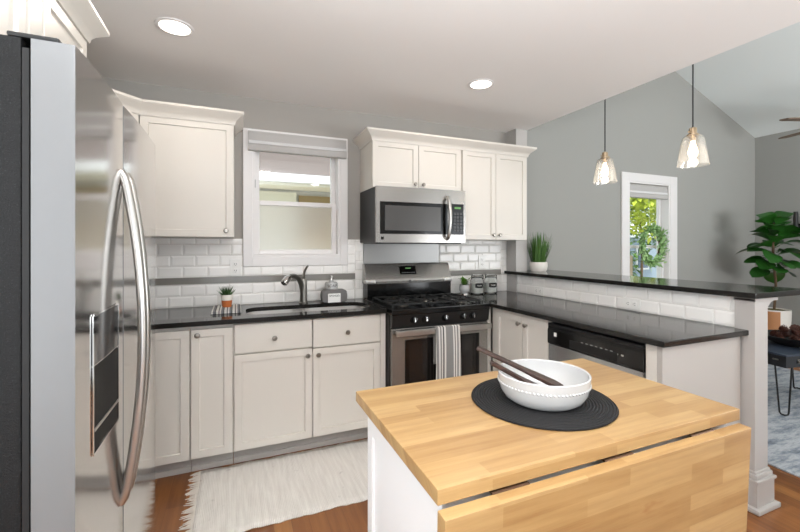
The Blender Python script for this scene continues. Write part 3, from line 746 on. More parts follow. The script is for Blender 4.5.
# towel over the oven handle
b = BM()
pr = [(2.509, .41), (2.507, .48), (2.5085, .55), (2.507, .62), (2.505, .68), (2.5, .72)]
def towel(x0, x1):
    b = BM(); nx = 18
    path = [(2.463, .36), (2.461, .45), (2.460, .55), (2.4605, .65), (2.464, .72), (2.4665, .765), (2.470, .781), (2.478, .786), (2.490, .786), (2.500, .781), (2.5035, .765), (2.505, .70), (2.506, .60), (2.507, .52)]
    vs = []
    for i in range(nx + 1):
        s = i / nx; x = x0 + (x1 - x0) * s; row = []
        for j, (y, z) in enumerate(path):
            amp = .004 * max(0, (.74 - z) / .3) if j < 6 else .0
            row.append(b.verts.new((x + (s - .5) * .012 * max(0, .75 - z) / .3 * (1 if j < 7 else 0), y - abs(amp) * (1 + math.sin(s * 11 + 1)), z)))
        vs.append(row)
    for a, c in zip(vs, vs[1:]):
        for j in range(len(path) - 1): b.faces.new((a[j], a[j + 1], c[j + 1], c[j]))
    bmesh.ops.recalc_face_normals(b, faces=b.faces)
    return b
o = obj('dish_towel', towel(1.272, 1.463), DISHT); origin(o, (1.272, 2.47, .36))
md = o.modifiers.new('thick', 'SOLIDIFY'); md.thickness = .003; md.offset = 0
tag(o, 'grey and white striped dish towel hung over the oven door handle', 'towel')

# ================================================================== PENINSULA
t = thing('base_cabinet.003', 'white two-door base cabinet between the range and the dishwasher', 'base cabinet', (2.1, 2.25, 0))
b = BM(); bx(b, 1.832, 2.44, 1.972, 2.566, .10, .885); bx(b, 1.815, 1.832, 2.532, 2.57, .10, .885); obj('body', b, CAB, t)
obj('corner_filler', box(1.774, 1.818, 2.60, 2.64, .0, .885), CAB, t)
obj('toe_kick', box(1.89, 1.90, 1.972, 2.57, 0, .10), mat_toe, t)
door('door', t, .306, .752, T(1.81, 2.527, .112, R(-90)), (.282, .700)); door('door', t, .242, .752, T(1.81, 2.217, .112, R(-90)), (.045, .700))
obj('top_rail', box(1.812, 1.832, 1.975, 2.53, .866, .885), CAB, t)
t = thing('dishwasher', 'stainless dishwasher with a black control panel in the peninsula', 'dishwasher', (2.1, 1.64, 0))
obj('tub', box(1.84, 2.43, 1.325, 1.965, .10, .87), BLKM, t)
obj('door', box(1.806, 1.8395, 1.325, 1.965, .12, .738, bev=.006), STEELD, t)
cp = obj('control_panel', prism(BM(), [(1.8395, .742), (1.800, .742), (1.797, .752), (1.797, .828), (1.803, .838), (1.803, .852), (1.8395, .852)], -1.962, -1.322, M=Matrix(((1, 0, 0, 0), (0, 0, -1, 0), (0, 1, 0, 0), (0, 0, 0, 1)))), BLK, t)
obj('top_strip', box(1.803, 1.8395, 1.326, 1.963, .8525, .868), BLKM, t)
obj('handle_pocket', prism(BM(), [(1.795, .752), (1.795, .792)] + [(1.795, .792 + .0)], 0, 0) if False else box(1.7935, 1.7972, 1.46, 1.78, .752, .800, bev=.0018), BLKM, cp)
obj('badge', box(1.7945, 1.7975, 1.885, 1.905, .795, .818), PLAST, cp)
b = BM()
for i in range(9): bx(b, 1.7945, 1.7972, 1.43 + i * .032 - .004, 1.43 + i * .032 + .010, .800 if i > 1 else .79, .804 if i > 1 else .798)
obj('printed_marks', b, mat('grey_print', (.6, .6, .58), .6), cp)
obj('toe_panel', box(1.88, 1.89, 1.325, 1.965, .01, .10), BLKM, t)
t = thing('end_panel', 'beige painted panel closing the near end of the peninsula', 'end panel', (2.1, 1.27, 0))
obj('panel', box(1.811, 2.418, 1.236, 1.262, 0, .885), PENP, t)
obj('corner_stile', box(1.810, 1.84, 1.2625, 1.318, 0, .885, bev=.002), CAB, t)
# raised bar
b = BM(); prism(b, [(2.40, 1.16), (2.92, 1.16), (2.92, 3.212), (2.565, 3.212), (2.565, 3.066), (2.426, 3.066), (2.426, 3.212), (2.40, 3.212)], 1.081, 1.110, bev=.004)
o = obj('bar_top', b, GRAN); origin(o, (2.6, 2.2, 1.081)); tag(o, 'raised black granite bar top on the tiled half wall', 'bar top')
b = BM(); 
# outlets
def outlet(M, w=.078, h=.122):
    t = BM(); bx(t, -w / 2, w / 2, -.006, 0, -h / 2, h / 2, bev=.002); return t.copy() if False else t
def make_outlet(label, loc, rz, horiz, group=None):
    t = thing('wall_outlet', label, 'outlet', loc)
    L = Vector(loc)
    M = Matrix.Translation(L) @ Matrix.Rotation(rz, 4, 'Z') @ (Matrix.Rotation(R(90), 4, 'Y') if horiz else Matrix())
    b = BM(); bx(b, -.038, .038, -.006, 0, -.062, .062, bev=.002, M=M); obj('cover_plate', b, PLATE, t)
    for s in (-1, 1):
        b = BM(); bx(b, -.016, .016, -.008, -.006, s * .024 - .015, s * .024 + .015, bev=.0009, M=M); k = obj('socket', b, PLATE, t)
        b = BM(); bx(b, -.008, -.0055, -.0088, -.0079, s * .024 - .004, s * .024 + .007, M=M); bx(b, .0055, .008, -.0088, -.0079, s * .024 - .004, s * .024 + .007, M=M); bx(b, -.002, .002, -.0088, -.0079, s * .024 - .011, s * .024 - .007, M=M)
        obj('slot', b, SLOT, k)
    return t
make_outlet('upright white outlet beside the sink window casing', (-.004, YW - .0135, 1.192), 0, False)
make_outlet('upright white outlet on the tiles above the clip-top jars', (2.140, YW - .0135, 1.200), 0, False)
make_outlet('white sideways outlet on the bar backsplash, closer to the range', (2.4415, 2.77, .957), R(-90), True)
make_outlet('white sideways outlet on the bar backsplash, above the dishwasher', (2.4415, 1.875, .962), R(-90), True)

# jars
def jar(loc, label, seed):
    x, y, z = loc
    t = thing('clip_top_jar', label, 'jar', loc, 'clip-top jars')
    obj('glass', lathe(BM(), [(0, .001), (.054, .001), (.060, .008), (.060, .125), (.052, .142), (.047, .148), (.047, .158), (.043, .158), (.043, .147), (.048, .140), (.056, .123), (.056, .012), (.050, .006), (0, .006)], (x, y, z), 32), GLASSJ, t)
    obj('contents', lathe(BM(), [(0, .0065), (.049, .0065), (.0555, .0125), (.0555, .100), (0, .104)], (x, y, z), 32), mat('jar_contents', (.80, .79, .77), .8) if 'jar_contents' not in MATS else MATS['jar_contents'], t)
    obj('lid', lathe(BM(), [(0, .162), (.049, .162), (.051, .168), (.046, .178), (0, .182)], (x, y, z), 32), GLASSJ, t)
    obj('gasket_ring', lathe(BM(), [(.044, .1585), (.050, .1585), (.050, .1615), (.044, .1615)], (x, y, z), 32), NICKEL, t)
    b = BM(); tube(b, [(x + .048 * math.cos(2 * PI * i / 24), y + .048 * math.sin(2 * PI * i / 24), z + .150) for i in range(25)], .0025, 6)
    tube(b, [(x - .05, y - .005, z + .150), (x - .062, y - .006, z + .14), (x - .060, y - .006, z + .17), (x - .045, y, z + .178)], .004, 6)
    tube(b, [(x + .05, y - .005, z + .150), (x + .064, y - .006, z + .135), (x + .062, y - .006, z + .165), (x + .045, y, z + .178)], .004, 6)
    obj('wire_clasp', b, BLKI, t)
    lb = BM()
    n = 8; vs = [[lb.verts.new((x + .0612 * math.sin(a_), y - .0612 * math.cos(a_), z + zz)) for zz in (.058, .062, .098, .102)] for a_ in [R(-38 + 76 * i / n) - .18 for i in range(n + 1)]]
    for i, (a, c) in enumerate(zip(vs, vs[1:])):
        for j in range(3):
            if i in (0, n - 1) and j in (0, 2): continue
            lb.faces.new((a[j], a[j + 1], c[j + 1], c[j]))
    l_ = obj('label', lb, BLKM, t)
    rnd = random.Random(seed); sc_ = BM()
    tube(sc_, [(x + .0622 * math.sin(R(-20 + 40 * i / 22) - .18), y - .0622 * math.cos(R(-20 + 40 * i / 22) - .18), z + .080 + .006 * math.sin(i * 1.7) * rnd.uniform(.4, 1.2)) for i in range(23)], .0012, 5)
    obj('chalk_script', sc_, CHALK, l_)
jar((2.018, 3.10, .914), 'clip-top glass jar with black label beside the small white pot', 1)
jar((2.165, 3.10, .914), 'clip-top glass jar with black label in the corner by the bar', 2)
# small plant by jars
t = thing('herb_pot', 'small bright green plant in a rounded white pot behind the range', 'potted plant', (1.885, 3.10, .914))
obj('pot', lathe(BM(), [(0, .012), (.030, .012), (.046, .04), (.048, .062), (.042, .088), (.038, .088), (.040, .06), (0, .075)], (1.885, 3.10, .914), 28), CER, t)
obj('pot_reflection', lathe(BM(), [(0, 0), (.040, 0), (.034, .012), (0, .012)], (1.885, 3.10, .914), 28), CHROME, t)  # modelled reflection of the pot on the worktop, not a separate part
def leaf(bm, p, d, L, W, droop=.2, cup=.15, n=5, shape=None, roll=0):
    p = Vector(p); d = Vector(d).normalized(); side = d.cross(Vector((0, 0, 1)))
    if side.length < .05: side = Vector((1, 0, 0))
    side.normalize(); up = side.cross(d); rows = []
    if roll: side, up = side * math.cos(roll) + up * math.sin(roll), up * math.cos(roll) - side * math.sin(roll)
    for i in range(n + 1):
        s = i / n; wdt = W * (shape(s) if shape else math.sin(PI * min(1, s * .97 + .02)) ** .8) / 2
        c = p + d * L * s - Vector((0, 0, 1)) * droop * L * s * s
        rows.append((bm.verts.new(c - side * wdt + up * cup * wdt), bm.verts.new(c), bm.verts.new(c + side * wdt + up * cup * wdt)))
    for a, b in zip(rows, rows[1:]):
        bm.faces.new((a[0], a[1], b[1], b[0])); bm.faces.new((a[1], a[2], b[2], b[1]))
b = BM()
for i in range(46):
    a = random.uniform(0, 2 * PI); e = random.uniform(.1, 1.4); r0 = random.uniform(0, .03)
    p = (1.885 + math.cos(a) * r0, 3.10 + math.sin(a) * r0, .914 + .080 + random.uniform(0, .05))
    leaf(b, p, (math.cos(a) * math.cos(e), math.sin(a) * math.cos(e), math.sin(e)), random.uniform(.03, .05), .026, .1)
obj('foliage', b, SPRIG, t, 60)
# grass pot on the bar
t = thing('grass_pot', 'tufted green grass in a ribbed pale pot on the bar top', 'potted plant', (2.655, 3.02, 1.110))
obj('pot', lathe(BM(), [(0, 0), (.068, 0), (.078, .012), (.084, .05), (.083, .075), (.080, .088), (.073, .088), (.072, .07), (0, .07)], (2.655, 3.02, 1.11), 36), CREAMC, t)
b = BM()
for i in range(230):
    a = random.uniform(0, 2 * PI); r0 = .062 * math.sqrt(random.random()); lean = random.uniform(.0, .42); L = random.uniform(.20, .33)
    p = Vector((2.655 + r0 * math.cos(a), 3.02 + r0 * math.sin(a), 1.17)); d = Vector((math.cos(a) * lean, math.sin(a) * lean, 1))
    if p.y + d.y * L > 3.2: d.y = (3.2 - p.y) / L * .9
    if p.x + d.x * L < 2.58: d.x = max(d.x, (2.58 - p.x) / L)
    leaf(b, p, d, L, .009, .0, .3, 4, lambda s: (1 - s) ** .6 + .05)
obj('foliage', b, GRASS, t, 60)

# ================================================================== ISLAND
IX0, IX1, IY0, IY1 = .339, 1.273, .6515, 1.196
t = thing('kitchen_island', 'white kitchen island with a butcher-block top and hanging drop leaf', 'island', (.8, .92, 0))
b = BM(); bx(b, .368, 1.25, .676, 1.135, .05, .868); bx(b, .360, .368, .672, .70, .0, .868); bx(b, .360, .368, 1.10, 1.137, .0, .868); bx(b, .360, .368, .70, 1.10, .80, .868); bx(b, .360, .368, .70, 1.10, .0, .09)
bx(b, .360, 1.25, 1.135, 1.140, 0, .868); bx(b, .375, 1.24, .69, 1.13, 0, .05)
obj('body', b, mat('island_white', (.90, .90, .90), .4), t)
obj('top', box(IX0, IX1, IY0, IY1, .869, .900, bev=.0025), BUT, t)
lf = BM(); bx(lf, .336, 1.258, -.015, .015, -.72, 0, bev=.0025); lf.transform(Matrix.Translation((0, .632, .866)) @ Matrix.Rotation(R(2.2), 4, 'X'))
lf = obj('drop_leaf', lf, BUT, t)
for x in (.50, .80, 1.10):
    b = BM(); bx(b, x - .045, x + .045, .6475, .676, .8655, .8685); tube(b, [(x - .045, .6475, .866), (x + .045, .6475, .866)], .0035, 8)
    h = obj('hinge', b, HINGE, t)
    b = BM()
    for k in (-.033, .033): lathe(b, [(0, 0), (.005, 0), (.004, .003), (0, .0035)], (x + k, .66, .862), 10)
    obj('screw', b, CHROME, h)
o = obj('placemat', lathe(BM(), [(0, 0), (.197, 0), (.200, .003), (.197, .006), (0, .006)], (0, 0, 0), 72), MATB); o.location = (.814, .915, .9005)
tag(o, 'round black braided placemat under the white bowl on the island', 'placemat')
t = thing('serving_bowl', 'white ceramic serving bowl with a beaded band below its rim', 'bowl', (.812, .905, .907))
BC = (.812, .905, .907)
obj('bowl', lathe(BM(), [(0, 0), (.088, 0), (.097, .004), (.110, .014), (.1195, .030), (.1245, .050), (.1265, .070), (.1275, .078), (.1245, .0805), (.121, .078), (.1185, .055), (.111, .032), (.098, .016), (.08, .010), (0, .008)], BC, 72), CER, t)
b = BM()
for i in range(76):
    a = 2 * PI * i / 76; bmesh.ops.create_icosphere(b, subdivisions=1, radius=.0042, matrix=Matrix.Translation((BC[0] + .1245 * math.cos(a), BC[1] + .1245 * math.sin(a), BC[2] + .054)))
obj('bead_trim', b, CER, t, 60)
def server(p0, p1, label):
    p0, p1 = Vector(p0), Vector(p1); L = (p1 - p0).length; d = (p1 - p0).normalized()
    side = d.cross(Vector((0, 0, 1))).normalized(); up = side.cross(d)
    M = Matrix((( d.x, side.x, up.x, p0.x), (d.y, side.y, up.y, p0.y), (d.z, side.z, up.z, p0.z), (0, 0, 0, 1)))
    outline = [(0, -.009), (.004, -.011), (.05, -.0105), (L * .55, -.012), (L * .72, -.020), (L * .9, -.024), (L, -.014), (L, .014), (L * .9, .024), (L * .72, .020), (L * .55, .012), (.05, .0105), (.004, .011), (0, .009)]
    b = BM(); prism(b, outline, -.005, .005, bev=.0022, M=M)
    o = obj('salad_server', b, DKWOOD); origin(o, tuple(p1)); tag(o, label, 'salad server')
server((.679, 1.042, 1.036), (.845, .862, .948), 'dark wooden salad server lying on top, its handle up high')
server((.681, .976, 1.009), (.800, .888, .936), 'dark wooden salad server tucked below the other, resting on the rim')

# ================================================================== RUNNER
b = BM(); NX, NY = 60, 14; rx0, rx1, ry0, ry1 = -.198, 1.62, 2.035, 2.675
vs = [[b.verts.new((rx0 + (rx1 - rx0) * i / NX + (.006 * math.sin(j * 1.3) if i == 0 else 0), ry0 + (ry1 - ry0) * j / NY + (.004 * math.sin(i * .9) + .003 * math.sin(i * 2.3) if j in (0, NY) else 0), .006 + .0012 * math.sin(i * .7 + j))) for j in range(NY + 1)] for i in range(NX + 1)]
for i in range(NX):
    for j in range(NY): b.faces.new((vs[i][j], vs[i + 1][j], vs[i + 1][j + 1], vs[i][j + 1]))
t = thing('runner_rug', 'off-white woven cotton runner with a fringed end before the sink', 'rug', (.48, 2.35, 0))
o = obj('weave', b, RUNNER, t); md = o.modifiers.new('thick', 'SOLIDIFY'); md.thickness = .005
b = BM()
for i in range(62):
    y = ry0 + .005 + (ry1 - ry0 - .01) * i / 61; L = random.uniform(.03, .06); q = random.uniform(-.02, .02)
    tube(b, [(rx0 + .006, y, .006), (rx0 - L * .5, y + q * .4, .0055), (rx0 - L, y + q, .003)], [.0032, .003, .0015], 5)
obj('fringe', b, FRINGE, t)

# ================================================================== CEILING LIGHTS AND PENDANTS
def can(x, y, label):
    t = thing('recessed_light', label, 'ceiling light', (x, y, ZC), 'recessed ceiling lights')
    obj('trim_ring', lathe(BM(), [(.070, 0), (.088, 0), (.088, -.004), (.074, -.007), (.070, -.004)], (x, y, ZC), 40), TRIM, t)
    obj('lens', lathe(BM(), [(0, -.003), (.0715, -.003), (.0715, -.0005), (0, -.0005)], (x, y, ZC), 40), LENS, t)
    l = lamp('ceiling_glow', 'AREA', (x, y, ZC - .012), (0, 0, 0), 2.6, (1, .90, .80), shape='DISK', size=.13)
can(-.286, 2.329, 'round recessed ceiling light over the floor by the refrigerator')
can(1.545, 2.324, 'round recessed ceiling light in front of the microwave cabinets')
lamp('ceiling_glow', 'AREA', (.4, .4, ZC - .012), (0, 0, 0), 2.6, (1, .90, .80), shape='DISK', size=.13)  # unseen ceiling lamp without a fixture, added for extra light
lamp('ceiling_glow', 'AREA', (1.3, -.6, ZC - .012), (0, 0, 0), 2.6, (1, .90, .80), shape='DISK', size=.13)  # second added lamp, out of view and with no fixture
def pendant(y, label, zb):
    x = 2.66; zc = RIDGE_Z - .377 * (RIDGE_X - x) - .003
    t = thing('pendant_lamp', label, 'pendant lamp', (x, y, zb), 'glass pendants over the bar')
    obj('cord', tube(BM(), [(x, y, zb + .24), (x, y, zc - .02)], .0045, 8), CORD, t)
    obj('canopy', lathe(BM(), [(0, -.03), (.055, -.03), (.06, -.02), (.06, -.004), (0, -.004)], (x, y, zc - .016), 28), BRASS, t)
    sk = obj('socket', lathe(BM(), [(.016, .155), (.020, .175), (.034, .186), (.034, .196), (.022, .200), (.022, .235), (.012, .242), (0, .243)], (x, y, zb), 28), BRASS, t)
    b = BM()
    for s in (-1, 1): tube(b, [(x + s * .022, y, zb + .208), (x + s * .044, y, zb + .208)], .005, 8)
    obj('thumb_screw', b, BRASS, sk)
    obj('glass_shade', lathe(BM(), [(.032, .190), (.050, .184), (.060, .170), (.074, .08), (.088, 0), (.0855, 0), (.0715, .08), (.0575, .168), (.048, .181), (.032, .187)], (x, y, zb), 48), SHADEG, t)
    obj('bulb', lathe(BM(), [(0, .045), (.014, .050), (.024, .065), (.027, .085), (.023, .108), (.015, .130), (.0125, .155), (0, .156)], (x, y, zb), 24), BULB, t)
    lamp('pendant_glow', 'POINT', (x, y, zb + .02), (0, 0, 0), 0.8, (1, .84, .66), shadow_soft_size=.03)
pendant(1.619, 'clear glass pendant over the column end of the bar, farther from the cabinets', 1.858)
pendant(2.275, 'clear glass pendant over the bar, on the side toward the wall cabinets', 1.845)

# ================================================================== LIVING ROOM
b = box(3.02, 5.5, -.9, 2.75, .001, .012, bev=.003)
b.transform(Matrix.Translation((3.2, 1.45, 0)) @ Matrix.Rotation(R(-3), 4, 'Z') @ Matrix.Translation((-3.2, -1.45, 0)))
o = obj('area_rug', b, LRUG); tag(o, 'distressed blue-grey area rug under the hairpin-leg table', 'rug')
# table
tz = .5; TM = T(3.93, 1.70, 0, R(-10))
t = thing('coffee_table', 'low dark blue-black table with hairpin legs beyond the bar', 'table', (3.93, 1.70, 0))
b = BM(); bx(b, 0, .87, 0, .50, .485, .50, bev=.004, M=TM); obj('top', b, TRUNK, t)
b = BM(); bx(b, .008, .862, .008, .492, .395, .4845, bev=.004, M=TM); ap = obj('apron', b, TRUNKS, t)
b = BM()
for (x, y) in ((.12, -.002), (.45, -.002)): bx(b, x, x + .03, y - .003, y + .012, .43, .46, bev=.003, M=TM)
bx(b, -.003, .012, .06, .10, .445, .455, bev=.003, M=TM)
obj('metal_fitting', b, NICKEL, ap)
def hairpin(x, y, dx, dy):
    b = BM(); s = .07
    p = [(x + dx * .0, y + dy * s, .395), (x, y + dy * s * .55, .032), (x, y + dy * s * .40, .0205), (x, y - dy * 0 + dy * s * .0, .0205), (x + dx * s * .40, y, .0205), (x + dx * s * .55, y, .032), (x + dx * s * 1.0, y, .395)]
    tube(b, [TM @ Vector(q) for q in p], .0065, 8); return b
for x, y, dx, dy in ((.03, .03, 1, 1), (.84, .03, -1, 1), (.03, .47, 1, -1), (.84, .47, -1, -1)): obj('leg', hairpin(x, y, dx, dy), BLKM, t)
# bowl of cones
bc = TM @ Vector((.46, .24, .5005))
t = thing('woven_bowl', 'dark shallow bowl of pinecones on the low table', 'bowl', tuple(bc))
obj('bowl', lathe(BM(), [(0, 0), (.12, 0), (.19, .03), (.235, .075), (.24, .08), (.228, .08), (.18, .04), (.11, .012), (0, .010)], tuple(bc), 40), BASKET, t)
cone_root = None
def pinecone():
    t = thing('pinecone', 'brown pinecone in the dark bowl on the low table', 'pinecone', (0, 0, 0), 'pinecones in the dark bowl')
    b = BM()
    lathe(b, [(0, -.038), (.018, -.03), (.028, -.005), (.020, .022), (0, .04)], (0, 0, 0), 12)
    for i in range(54):
        s = i / 54; a = i * 2.4; z = -.034 + .07 * s; r0 = .034 * math.sin(PI * (.15 + .8 * s)) ** .8
        d = Vector((math.cos(a), math.sin(a), .45)); p = Vector((r0 * .5 * math.cos(a), r0 * .5 * math.sin(a), z))
        leaf(b, p, d, r0 * .85 + .004, .018, -.1, .3, 3, lambda s: .6 + .5 * math.sin(PI * s * .9))
    obj('scales', b, CONE, t, 60); return t
spots = [(.0, .0, .052)] + [(.125 * math.cos(k * PI * 2 / 7), .125 * math.sin(k * PI * 2 / 7), .066) for k in range(7)] + [(.066 * math.cos(.4 + k * PI / 2), .066 * math.sin(.4 + k * PI / 2), .122) for k in range(4)]
for i, (x, y, z) in enumerate(spots):
    lc = (bc.x + x, bc.y + y, bc.z + z)
    if i == 0: cone_root = pinecone(); cone_root.location = lc; o = cone_root
    else: o = dup(cone_root, lc, 'brown pinecone in the dark bowl on the low table')
    o.rotation_euler = (random.uniform(-1.4, 1.4), random.uniform(-1.4, 1.4), random.uniform(0, 6)); o.scale = (.88,) * 3
# ficus on a stand
fx, fy = 5.9, 2.67
t = thing('fiddle_leaf_fig', 'fiddle-leaf fig tree in a white and tan pot by the wall', 'potted tree', (fx, fy, 0))
obj('pot', lathe(BM(), [(0, .30), (.13, .30), (.145, .32), (.155, .60), (.143, .60), (.14, .57), (0, .57)], (fx, fy, 0), 36), CREAMC, t)
b = BM(); pts = [(fx + .157 * math.cos(R(a)), fy + .157 * math.sin(R(a))) for a in range(120, 226, 5)] + [(fx + .150 * math.cos(R(a)), fy + .150 * math.sin(R(a))) for a in range(225, 119, -5)]
prism(b, pts, .36, .585); obj('wood_band', b, TAN, t)
b = BM()
for a in range(4):
    q = R(45 + 90 * a); tube(b, [(fx + .17 * math.cos(q), fy + .17 * math.sin(q), 0), (fx + .165 * math.cos(q), fy + .165 * math.sin(q), .36)], .014, 8)
tube(b, [(fx - .12, fy - .12, .285), (fx + .12, fy + .12, .285)], .014, 8); tube(b, [(fx - .12, fy + .12, .285), (fx + .12, fy - .12, .285)], .014, 8)
obj('stand', b, TAN, t)
obj('moss', lathe(BM(), [(0, .60), (.08, .598), (.141, .575), (0, .572)], (fx, fy, 0), 24), mat('dry_moss', (.36, .32, .16), .95), t)
obj('trunk', tube(BM(), smooth_path([(fx, fy, .58), (fx + .015, fy - .01, .9), (fx - .01, fy + .005, 1.2), (fx, fy, 1.62)]), .014, 8), BARK, t)
b = BM(); random.seed(21)
fs = lambda s: max(.04, min(1, .25 + 2.2 * s) * (.72 + .28 * math.sin(PI * min(1, s * .8))) * (1 if s < .6 else max(0, 1 - ((s - .6) / .4) ** 2) ** .5))
for i in range(46):
    s = i / 45; z = 1.04 + .56 * s; a = i * 2.399 + .4; e = R(8 + 50 * s ** 1.3) + random.uniform(-.35, .35)
    d = Vector((math.cos(a) * math.cos(e), math.sin(a) * math.cos(e), math.sin(e)))
    L = random.uniform(.24, .33) * (1 - .35 * abs(s - .45))
    p0 = Vector((fx, fy, z)); p = p0 + d * .06
    if p.x + d.x * L > 6.58 or p.y + d.y * L > 3.15: continue
    tube(b, [p0, p], .004, 5); leaf(b, p, d, L, .20, .5, .12, 8, fs, random.uniform(-.7, .7))
obj('foliage', b, FICUS, t, 60)
# black wall fixture beyond the fig
t = thing('wall_sconce', 'black metal candle sconce on the wall beside the fig', 'wall sconce', (6.62, 2.70, 1.5))
obj('backplate', box(6.615, 6.639, 2.45, 2.80, 1.52, 1.64, bev=.004), BLKM, t)
obj('arm', box(6.53, 6.615, 2.47, 2.79, 1.53, 1.56, bev=.004), BLKM, t)
obj('candle_cup', lathe(BM(), [(0, 1.56), (.035, 1.56), (.035, 1.62), (0, 1.62)], (6.572, 2.75, 0), 20), BLKM, t); obj('candle', lathe(BM(), [(0, 1.62), (.024, 1.62), (.024, 1.79), (0, 1.79)], (6.572, 2.75, 0), 20), BLKM, t)
obj('candle_cup', lathe(BM(), [(0, 1.56), (.035, 1.56), (.035, 1.62), (0, 1.62)], (6.572, 2.54, 0), 20), BLKM, t); obj('candle', lathe(BM(), [(0, 1.62), (.024, 1.62), (.024, 1.72), (0, 1.72)], (6.572, 2.54, 0), 20), BLKM, t)
# fan
hx, hy, hz = 5.85, 2.03, 2.66
t = thing('ceiling_fan', 'brown-bladed ceiling fan hanging from the vaulted ceiling', 'ceiling fan', (hx, hy, hz))
zc = RIDGE_Z - .377 * (hx - RIDGE_X)
obj('downrod', tube(BM(), [(hx, hy, hz + .08), (hx, hy, zc - .01)], .012, 10), BLKM, t)
obj('motor', lathe(BM(), [(0, -.10), (.06, -.09), (.11, -.05), (.12, .02), (.09, .07), (.03, .10), (0, .10)], (hx, hy, hz), 32), BLKM, t)
obj('canopy', lathe(BM(), [(0, -.09), (.05, -.07), (.07, -.01), (0, -.0)], (hx, hy, zc - .012), 24), BLKM, t)
for k in range(4):
    a = math.atan2(2.27 - hy, 5.21 - hx) - k * PI / 2
    M = T(hx, hy, hz, a) @ Matrix.Rotation(R(-7), 4, 'X')
    b = BM(); prism(b, [(.14, -.045), (.30, -.06), (.64, -.068), (.69, -.05), (.69, .05), (.64, .068), (.30, .06), (.14, .045)], -.006, .006, M=M)
    bl = obj('blade', b, FANW, t); b = BM(); bx(b, .08, .22, -.02, .02, -.012, -.006, M=M); obj('bracket', b, BLKM, bl)
# wreath
t = thing('wreath', 'green leafy wreath hanging in front of the living room window', 'wreath', (4.47, 3.19, 1.35))
wc = Vector((4.462, 3.195, 1.352)); b = BM(); random.seed(5)
tube(b, [(wc.x + .165 * math.cos(2 * PI * i / 32), wc.y, wc.z + .185 * math.sin(2 * PI * i / 32)) for i in range(33)], .010, 8); obj('vine_ring', b, BARK, t)
b = BM()
for i in range(520):
    a = random.uniform(0, 2 * PI); r = 1 + random.gauss(0, .13); p = Vector((wc.x + .165 * r * math.cos(a), wc.y + random.uniform(-.05, .008), wc.z + .19 * r * math.sin(a)))
    d = Vector((-math.sin(a) + random.uniform(-1, 1) + .5 * math.cos(a), random.uniform(-.9, .02), math.cos(a) + random.uniform(-1, 1) + .5 * math.sin(a)))
    leaf(b, p, d, random.uniform(.045, .08), .026, .0, .2, 3, None, random.uniform(-1, 1))
for q in range(7):
    a = random.uniform(-.4, .9); p = Vector((wc.x + .17 * math.cos(a), wc.y - .02, wc.z + .185 * math.sin(a))); d = Vector((1, -.25, random.uniform(-.1, .6))).normalized()
    for k in range(5): leaf(b, p + d * .025 * k, d + Vector((0, 0, .9 * (-1) ** k)), .035, .014, 0, .2, 3)
obj('foliage', b, WREATH, t, 60)
tube_b = tube(BM(), [(wc.x, wc.y + .005, wc.z + .185), (wc.x, 3.21, 1.93)], .0012, 6); obj('hanging_ribbon', tube_b, CREAMC, t)

# ================================================================== OUTSIDE THE WINDOWS
o = struct('ground_outside', box(-14, 22, YW + .3, 26, -.35, -.25), GND)
t = thing('neighbor_house', 'neighbouring house with a tan shingle roof outside the sink window', 'house', (1, 8, -.25))
obj('wall', box(-7, 7, 7.0, 12, -.25, 2.42), HWALL, t)
obj('roof', prism(BM(), [(6.48, 2.475), (9.4, 3.62), (12.4, 2.475), (12.4, 2.40), (9.4, 3.54), (6.48, 2.40)], -7.5, 7.5, M=YZ), SHING, t)
obj('gutter', box(-7.5, 7.5, 6.38, 6.48, 2.34, 2.47, bev=.01), HWHITE, t)
obj('soffit', box(-7.4, 7.4, 6.48, 7.0, 2.30, 2.34), HCREAM, t)
obj('frieze_board', box(-.4, .93, 6.90, 7.0, 1.6, 2.25, bev=.004), HCREAM, t)
obj('shutter', box(.98, 2.4, 6.95, 7.0, 1.2, 2.21), HTAN, t)
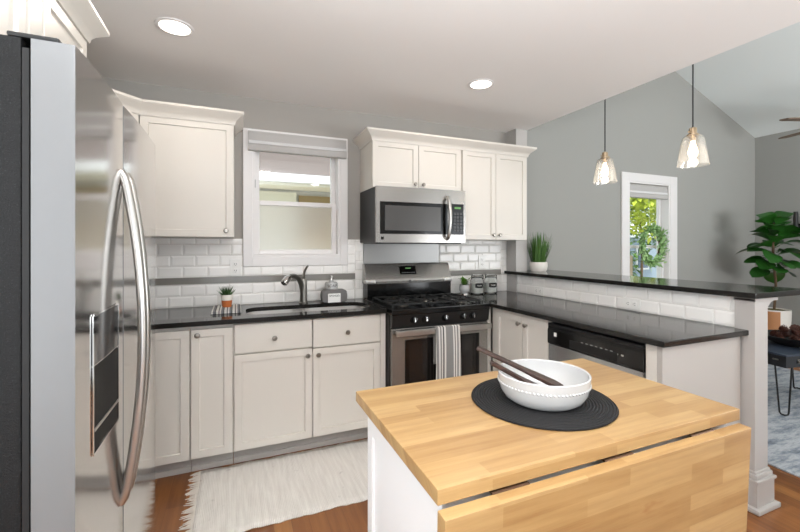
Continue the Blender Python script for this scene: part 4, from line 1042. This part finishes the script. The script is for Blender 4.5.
t = thing('blue_house', 'pale blue-grey house seen low through the wreath window', 'house', (17, 14, -.25))
obj('wall', box(14.6, 20, 12.5, 15.5, -.25, 1.75), HBLUE, t)
obj('roof', prism(BM(), [(12.2, 1.75), (14, 2.5), (15.8, 1.75)], 14.3, 20.3, M=YZ), HWHITE, t)
for x in (15.0, 16.5, 18.0):
    w2 = obj('window', box(x, x + .8, 12.44, 12.5, .3, 1.4), HWHITE, t); obj('pane', box(x + .08, x + .72, 12.42, 12.44, .38, 1.32), mat('house_pane', (.35, .42, .5), .1) if 'house_pane' not in MATS else MATS['house_pane'], w2)
t = thing('board_fence', 'tan board fence seen low through the wreath window', 'fence', (9.3, 7.0, -.25))
b = BM()
for i in range(10): bx(b, 7.7 + i * .145, 7.7 + i * .145 + .135, 7.0, 7.02, -.25, 1.12)
obj('boards', b, FENCE, t); obj('rail', box(7.7, 9.14, 7.025, 7.06, .9, 1.0), FENCE, t)
def tree(x, y, h, r, m, label, n, seed, zc0):
    random.seed(seed); t = thing('garden_tree', label, 'tree', (x, y, -.25), 'trees beyond the wreath window')
    obj('trunk', tube(BM(), [(x, y, -.25), (x + .05, y, zc0 * .6), (x, y, zc0 + .4)], [.03 * r, .022 * r, .015 * r], 8), BARK, t)
    b = BM()
    for i in range(n):
        u = Vector((random.gauss(0, 1), random.gauss(0, 1), random.gauss(0, 1))).normalized() * (random.random() ** .4)
        p = Vector((x + u.x * r, y + u.y * r, zc0 + (h - zc0) * .5 + u.z * (h - zc0) * .55))
        d = Vector((random.uniform(-1, 1), random.uniform(-1, 1), random.uniform(-.6, .6)))
        leaf(b, p, d, random.uniform(.16, .28), .14, .2, .2, 2)
    obj('foliage', b, m, t, 60)
tree(11.6, 8.6, 4.6, 1.5, TREE, 'yellow-green tree filling the top of the wreath window', 2600, 3, 1.75)
tree(14.8, 10.2, 5.0, 1.6, TREE2, 'darker green tree behind the yellow-green one', 2000, 4, 1.2)
tree(9.6, 7.9, 1.6, .55, TREE2, 'low green shrub behind the wreath at its lower edge', 700, 6, .2)
